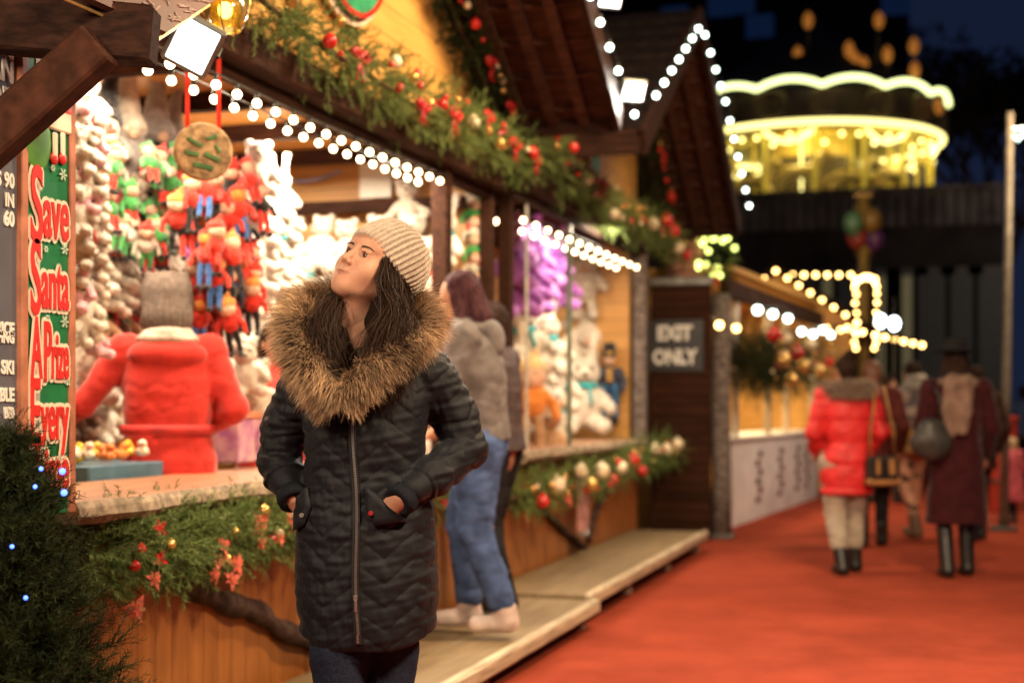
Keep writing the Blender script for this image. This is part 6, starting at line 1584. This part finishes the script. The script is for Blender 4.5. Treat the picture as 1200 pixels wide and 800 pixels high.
# rough second post and dark wreath next to it
t_ = thing('hanging_wreath', 'dark fir wreath with a red bauble beside the rough post', 'wreath', tuple(P(840, 330, Y=13.6)))
c_ = np.random.default_rng(6).normal(size=(70, 3)); c_ /= np.linalg.norm(c_, axis=1)[:, None]; V, Fc = needles(c_*np.array([[.12, .06, .1]]), c_, L=.09, seed=9); mesh_np('foliage', V, Fc, NEEDLED, t_, smooth=False)
mb = MB(); mb.ball((0, -.14, 0), .045, 10); mb.build('bauble', REDB, t_, True)

# ================================================================ carousel
YG = mat('glow_yellow_paint', (.7, .55, .1), rough=.4, emit=(.85, .58, .05), estr=.38)  # emission stands in for lamplight on pillars, swags and poles
NEON = mat('yellow_green_neon', (1, 1, .6), emit=(.85, .93, .38), estr=2.6)
NEON2 = mat('yellow_neon', (1, 1, .5), emit=(.98, .85, .28), estr=2.6)
CY = 37.0; cc = P(940, 145, Y=CY); cz = cc.z; R = 3.55
cc = P(935, 145, Y=CY+R*.0)
Cr = thing('carousel', 'two storey carousel with wavy green yellow neon crown and lit horses', 'carousel', (cc.x, CY+R, 0))
zr_ = P(940, 143, Y=CY).z; zw = P(940, 100, Y=CY).z; zd = P(940, 236, Y=CY).z
DK = mat('carousel_dark', (.05, .035, .02), rough=.5, var=.4, scale=2)
def ring(r0, z0_, r1, z1_, n=64): mb = MB(); mb.lathe([(r0, z0_), (r1, z1_)], (0, 0, 0), n); return mb
mb = MB(); mb.lathe([(R, zr_), (R*1.02, zr_+.15), (R*1.0, zr_+.3), (R*1.03, zw-.1)], (0, 0, 0), 64); mb.build('crown_panel', mat('carousel_crown', (.16, .10, .04), rough=.4, col2=(.05, .03, .02), scale=1.2), Cr, True)
mb = MB(); mb.lathe([(R*.98, zr_+.05), (.3, zr_+.5)], (0, 0, 0), 48); mb.build('ceiling', mat('carousel_ceiling', (.5, .4, .12), rough=.5), Cr, True)
mb = MB(); pts = [(R*1.01*math.cos(a), R*1.01*math.sin(a), zr_) for a in np.linspace(0, 2*PI, 97)]; mb.tube(pts, .075, 8, False); mb.build('neon_ring', NEON2, Cr, True)
mb = MB(); pts = [(R*1.05*math.cos(a), R*1.05*math.sin(a), zw+.20*abs(math.sin(a*7+.4))**.8-.05) for a in np.linspace(0, 2*PI, 281)]; mb.tube(pts, .075, 8, False); mb.build('neon_wave', NEON, Cr, True)
mb = MB(); mb.lathe([(R*1.0, zw), (R*.8, zw+.6), (R*.5, zw+1.4), (.6, zw+2.2), (.01, zw+2.9)], (0, 0, 0), 32); mb.build('canopy_roof', mat('canopy_cloth', (.02, .018, .018), rough=.8), Cr, True)
mb = MB(); mb.lathe([(.001, zd), (R*1.0, zd), (R*1.0, zd-.5), (R*.9, zd-.7)], (0, 0, 0), 48); mb.build('upper_deck', DK, Cr)
mb = MB(); mb.lathe([(1.1, zd), (1.1, zr_+.3)], (0, 0, 0), 24); mb.build('centre_drum', mat('mirror_drum', (.7, .5, .12), rough=.3, emit=(.9, .62, .06), estr=.10), Cr, True)  # faint emission put into the drum in place of lamplight on it
mb = MB(); mb.lathe([(R*.85, 0), (R*.85, .5), (.001, .5)], (0, 0, 0), 40); mb.build('base', DK, Cr)
mb = MB(); mb.lathe([(1.0, .5), (1.0, zd-.5)], (0, 0, 0), 20); mb.build('lower_drum', DK, Cr)
for i in range(16):
    a = 2*PI*i/16+.12; x, y = R*.93*math.cos(a), R*.93*math.sin(a)
    mb = MB(); mb.tube([(x, y, zd), (x, y, zr_)], .06, 8); mb.build('pillar', YG, Cr, True)
    mb = MB(); mb.tube([(x, y, .5), (x, y, zd-.5)], .05, 8); mb.build('lower_pillar', DK, Cr, True)
    # swag panels and lamps under the crown
    mb = MB(); a2 = a+PI/16; q0 = Vector((R*.95*math.cos(a), R*.95*math.sin(a), zr_-.15)); q1 = Vector((R*.95*math.cos(a+PI/8), R*.95*math.sin(a+PI/8), zr_-.15)); md = (q0+q1)/2-Vector((0, 0, .30))
    mb.tube([q0, q0.lerp(md, .5)-Vector((0, 0, .06)), md, q1.lerp(md, .5)-Vector((0, 0, .06)), q1], .06, 7); mb.build('swag', NEON2 if i % 2 else YG, Cr, True)
for i in range(16):
    a = 2*PI*(i+.5)/16; q = Vector((R*1.03*math.cos(a), R*1.03*math.sin(a), (zr_+zw)/2+.02)); M_ = Vector((math.cos(a), math.sin(a), 0)).to_track_quat('Z', 'Y').to_matrix()
    mb = MB(); mb.lathe([(.001, .02), (.36, .02), (.42, .05), (.46, .0)], (0, 0, 0), 20, M_); mb.v = [(v_[0]+q.x, v_[1]+q.y, v_[2]*.8+q.z) for v_ in mb.v]; mb.build('gilded_medallion', mat('dull_gilt', (.30, .19, .06), rough=.5, col2=(.10, .06, .03), scale=3), Cr, True)
    for j_ in range(3):
        mb = MB(); mb.ball((R*.95*math.cos(a+.13*(j_-1)), R*.95*math.sin(a+.13*(j_-1)), zr_-.28-.22*(j_ == 1)), .06, 8); mb.build('lamp', mat('carousel_bulb', (1, .9, .4), emit=(1, .82, .25), estr=5), Cr, True)
    mb = MB(); mb.box((0, 0, 0), (.05, .9, zr_-zd-.9), Matrix.Rotation(a, 3, 'Z')); mb.v = [(v_[0]+1.25*math.cos(a), v_[1]+1.25*math.sin(a), v_[2]+(zr_+zd)/2) for v_ in mb.v]
    if i % 2: mb.build('dark_panel', DK, Cr)
hp = []
def horse(i):
    a = 2*PI*i/12; rr = R*.72; o = Vector((rr*math.cos(a), rr*math.sin(a), zd+.75)); tq = Vector((-math.sin(a), math.cos(a), 0))
    g = G((-.9, -.35, -.75), (.9, .35, .9), .045)
    g.cone((-.35, 0, 0), (.3, 0, .02), .19, .17, .05); g.cone((.32, 0, .08), (.58, 0, .5), .14, .10, .05); g.cone((.58, 0, .52), (.82, 0, .40), .10, .07, .03)
    for s in (-1, 1):
        g.chain([(.32, s*.1, -.08), (.5, s*.1, -.3), (.42, s*.1, -.55)], [.09, .06, .05], .03); g.chain([(-.38, s*.1, -.08), (-.55, s*.1, -.32), (-.62, s*.1, -.6)], [.1, .06, .05], .03)
    g.chain([(-.5, 0, .08), (-.72, 0, -.1), (-.72, 0, -.4)], [.05, .07, .04], .02)
    return g.net(), o, a
hv = horse(0)[0]
hm = None
for i in range(12):
    _, o, a = (None, Vector((R*.72*math.cos(2*PI*i/12), R*.72*math.sin(2*PI*i/12), zd+.75+.15*(i % 2))), 2*PI*i/12)
    if hm is None: h_ = mesh_np('horse', hv[0], hv[1], mat('painted_horse', (.70, .55, .25), rough=.35), Cr); hm = h_.data
    else: h_ = bpy.data.objects.new('horse', hm); COL.objects.link(h_); h_.parent = Cr
    h_.location = o; h_.rotation_euler = (0, 0, a+PI/2)
    mb = MB(); mb.tube([(0, 0, -.75), (0, 0, zr_-o.z)], .03, 6); mb.build('pole', NEON2 if i % 3 == 0 else YG, h_, True)
for px, py in ((935, 66), (1002, 72), (1040, 66), (947, 26), (1030, 26), (1071, 56), (1072, 84), (1101, 126), (1012, 78), (995, 60)):
    q = P(px, py, Y=CY+1.5)-Vector(Cr.location)
    mb = MB(); mb.lathe([(.001, -.2), (.10, -.12), (.14, .04), (.10, .2), (.04, .24), (.001, .3)], q, 10); mb.build('crown_lantern', mat('orange_lantern', (.6, .25, .05), rough=.5, emit=(.8, .26, .04), estr=.28), Cr, True)
    mb = MB(); mb.tube([tuple(q-Vector((0, 0, .25))), tuple(Vector((q.x*.9, q.y*.9+.6, zw+.1)))], .03, 5); mb.build('lantern_arm', DK, Cr)
add_lamp('carousel_lamp', 'POINT', (cc.x, CY+R-2.2, zr_-.35), 80, (1, .78, .25), .4)
add_lamp('carousel_lamp', 'POINT', (cc.x+2.2, CY+R-1.0, zr_-.35), 50, (1, .78, .25), .4)
# deck band and dark building behind
BK = thing('building', 'dark building with a pale balustrade band behind the market', 'building', (6, 33, 0))
x0 = P(700, 250, Y=33).x-6-6; x1 = P(1176, 250, Y=33).x-6
FD = mat('dark_facade', (.025, .02, .018), rough=.8, var=.4, scale=1)
zb0 = P(1000, 268, Y=33).z; zb1 = P(1000, 228, Y=33).z
MB().box(((x0+x1)/2, 1, zb0/2), (x1-x0, 2, zb0-.01)).build('wall', FD, BK)
mb = MB(); n = 60
for k in range(n): mb.box((x0+(x1-x0)*(k+.5)/n, -.02, (zb0+zb1)/2), ((x1-x0)/n*.72, .12, zb1-zb0), bev=.03)
mb.box(((x0+x1)/2, .1, (zb0+zb1)/2), (x1-x0, .10, (zb1-zb0)*.96)); mb.box(((x0+x1)/2, 0, zb1+.06), (x1-x0, .3, .12), bev=.02); mb.build('balustrade', mat('grey_stone', (.10, .085, .08), rough=.8, var=.4, scale=1.5), BK)
for k in range(26):
    xk = x0+(x1-x0)*(k+.5)/26
    lit = k in (12, 15, 19, 21, 22)  # these narrow glowing panes stand in for dim dangling light streaks
    f_ = MB().box((xk, -.03, zb0*.55), (.9, .06, zb0*.55)).build('window', mat('window_surround', (.05, .045, .045), rough=.6), BK)
    MB().box((xk, -.075, zb0*.55), (.7 if not lit else .22, .03, zb0*.48)).build('pane', mat('dim_light_streak', (.05, .04, .02), rough=.6, emit=(.75, .62, .30), estr=.09, var=.5) if lit else mat('dark_pane', (.02, .025, .035), rough=.6, emit=(.5, .45, .3), estr=.006), f_)
B3 = thing('building', 'tall black roofline with blue lit windows at the top behind the carousel', 'building', (2, 62, 0))
x0 = P(640, 60, Y=62).x-2-10; x1 = P(1062, 60, Y=62).x-2; zt = P(900, -40, Y=62).z
MB().box(((x0+x1)/2, 4, zt/2), (x1-x0, 8, zt)).build('wall', mat('black_facade', (.012, .012, .014), rough=.9), BK if False else B3)
for px, py in ((845, 5), (868, 2), (1050, 3), (890, 30), (790, 20), (760, 50)):
    q = P(px, py, Y=61.8); MB().box((q.x-2, -.06, q.z), (1.2, .1, 1.0)).build('window', mat('blue_pane', (.02, .04, .1), rough=.1, emit=(.02, .06, .20), estr=.10), B3)
# bare tree at the far right
TR = thing('tree', 'dark bare branched tree against the blue dusk at the right', 'tree', (P(1168, 300, Y=52).x, 52, 0))
rr = random.Random(3); mb = MB(); lf = []
def branch(p, d, L, r_, lev):
    q = p+d*L; mb.tube([p, (p+q)/2+Vector((rr.uniform(-.1, .1), rr.uniform(-.1, .1), 0))*L*.3, q], [r_, r_*.8, r_*.6], 6, False)
    if lev == 0: lf.append(q); return
    for _ in range(3 if lev > 1 else 4):
        nd = (d+Vector((rr.uniform(-.8, .8), rr.uniform(-.8, .8), rr.uniform(-.2, .6)))).normalized(); branch(q, nd, L*rr.uniform(.62, .82), r_*.6, lev-1)
branch(Vector((0, 0, 0)), Vector((0, 0, 1)), 4.6, .3, 5)
mb.build('trunk', TWIG, TR, True)
c_ = np.array([tuple(q) for q in lf]); c_ = np.repeat(c_, 5, 0)+np.random.default_rng(1).normal(0, .35, (len(c_)*5, 3))
V, Fc = needles(c_, np.random.default_rng(2).normal(size=c_.shape), L=.5, nn=9, nl=.22, nw=.12, seed=3); mesh_np('crown', V, Fc, mat('dead_leaves', (.03, .022, .015), rough=.8), TR, smooth=False)

# ================================================================ pole, balloons, planter
b_ = P(1176, 490, Y=15.0); PL = thing('pole', 'pale thin pole with a heart light near its top at the right', 'pole', (b_.x, 15, 0))
zt = P(1180, 132, Y=15).z
mb = MB(); mb.tube([(0, 0, 0), (.03, 0, 1.5), (.06, 0, zt)], [.045, .042, .036], 12); mb.build('shaft', mat('pale_pole', (.17, .145, .11), rough=.5), PL, True)
q = P(1193, 156, Y=15)-Vector((b_.x, 15, 0)); mb = MB(); n = 26
ht = [(.05*(16*math.sin(t)**3)/16, .045*(13*math.cos(t)-5*math.cos(2*t)-2*math.cos(3*t)-math.cos(4*t))/16) for t in [2*PI*i/n for i in range(n)]]
mb.tube([tuple(q+Vector((x*1.5, 0, z*1.5))) for x, z in ht+[ht[0]]], .012, 6); mb.build('heart_light', mat('pale_green_light', (.8, 1, .9), emit=(.6, .95, .8), estr=4), PL, True)
mb = MB(); mb.bar((.055, 0, q.z+.02), (q.x, 0, q.z+.02), .015, .015); mb.build('arm', BLACKM, PL)
MB().box((0, 0, .03), (.26, .26, .05), bev=.01).build('foot_plate', BLACKM, PL)
a_ = P(1176, 600, Z=0); PB = thing('red_barrel', 'tall red bin standing at the foot of the pale pole', 'bin', (a_.x, a_.y, 0))
zt = P(1176, 487, Y=a_.y).z
mb = MB(); mb.lathe([(.001, 0), (.15, 0), (.165, .03), (.165, zt*.5), (.172, zt*.52), (.165, zt*.55), (.16, zt-.06), (.175, zt-.04), (.175, zt), (.14, zt), (.13, zt-.08), (.001, zt-.09)], (0, 0, 0), 24); mb.build('drum', mat('red_enamel', (.42, .045, .025), rough=.5), PB, True)
mb = MB(); mb.lathe([(.170, zt*.30), (.175, zt*.31), (.175, zt*.33), (.170, zt*.34)], (0, 0, 0), 24); mb.build('hoop', BLACKM, PB)
# balloons
add_lamp('unseen_balloon_fill', 'POINT', (P(1012, 300, Y=22).x-.8, 21.8, 4.6), 35, (1, .85, .6), .2)  # added unseen point light to brighten the balloons
BL = P(1012, 300, Y=24); bl = thing('balloon_post', 'yellow post in front of the dark building, below the balloons', 'post', (BL.x, 24, 0))
z1 = P(1010, 232, Y=24).z; mb = MB(); mb.tube([(0, 0, 0), (0, 0, z1)], .09, 10); mb.build('shaft', mat('yellow_post', (.40, .24, .04), rough=.5), bl, True); MB().box((0, 0, z1+.03), (.3, .3, .06), bev=.01).build('cap', GOLDB, bl)
for k, (px, py, c_, lab) in enumerate(((1000, 262, (.12, .22, .10), 'dark green balloon, left'), (1022, 258, (.30, .16, .03), 'ochre balloon, upper'), (1004, 278, (.42, .06, .04), 'red balloon, lower left'), (1024, 280, (.16, .05, .16), 'purple balloon, lower right'), (1012, 290, (.40, .18, .03), 'orange balloon, lowest'), (1012, 248, (.28, .20, .05), 'yellow balloon, top'))):
    q = P(px, py, Y=23.7+.1*k); T = thing('balloon', lab+' in the bunch at the yellow post', 'balloon', tuple(q), 0, 'balloons at the yellow post'); mb = MB(); mb.ball((0, 0, 0), .17, 16, (1, 1, 1.2)); mb.lathe([(.02, -.19), (.035, -.225)], (0, 0, 0), 8); mb.build('skin', mat('balloon_%d' % k, c_, rough=.25), T, True)
    mb = MB(); mb.tube([(0, 0, -.2), (BL.x-q.x, 24-.1-q.y, -.9)], .006, 4); mb.build('string', BLACKM, T)

# ================================================================ fir in the near left corner
tp = P(8, 560, d=3.25); tp.z = 0
FT = thing('fir_tree', 'dark bushy fir with small blue lights in the lower left corner', 'tree', tuple(tp))
r_ = np.random.default_rng(17); n = 1500; cs = []; ax_ = []
for lev in range(28):
    z = .10+1.02*(lev/27); Rr = .36*(1-(lev/27)**1.35)+.03; m_ = int(8+14*(1-lev/27))
    for j_ in range(m_):
        a = r_.uniform(0, 2*PI); d = np.array([math.cos(a), math.sin(a), .25+.9*(lev/27)]); d /= np.linalg.norm(d); Lb = Rr*r_.uniform(.75, 1.15)
        for t in np.arange(.2, 1.0, .11):
            c_ = np.array([0, 0, z])+d*Lb*t+np.array([0, 0, -.10*t*t*Lb/.4]); 
            for s in range(2): cs.append(c_+r_.normal(0, .008, 3)); ax_.append(d+r_.normal(0, .42, 3)+np.array([0, 0, .12]))
V, Fc = needles(np.array(cs), np.array(ax_), L=.10, nn=26, nl=.030, nw=.0022, seed=6); mesh_np('foliage', V, Fc, NEEDLED, FT, smooth=False)
mb = MB(); mb.tube([(0, 0, 0), (0, 0, .6), (.01, 0, 1.15)], [.035, .022, .006], 8); mb.build('trunk', TWIG, FT, True)
BLUEL = mat('blue_fairy_light', (.1, .2, 1), emit=(.06, .14, 1.0), estr=5)
for px, py, d_ in ((73, 552, 3.12), (75, 577, 3.1), (48, 549, 3.1), (41, 570, 3.15), (14, 640, 3.1), (30, 700, 3.05)):
    q = P(px, py, d=d_)-tp; mb = MB(); mb.ball(tuple(q), .0075 if px > 60 else .005, 8); mb.build('fairy_light', BLUEL, FT, True)
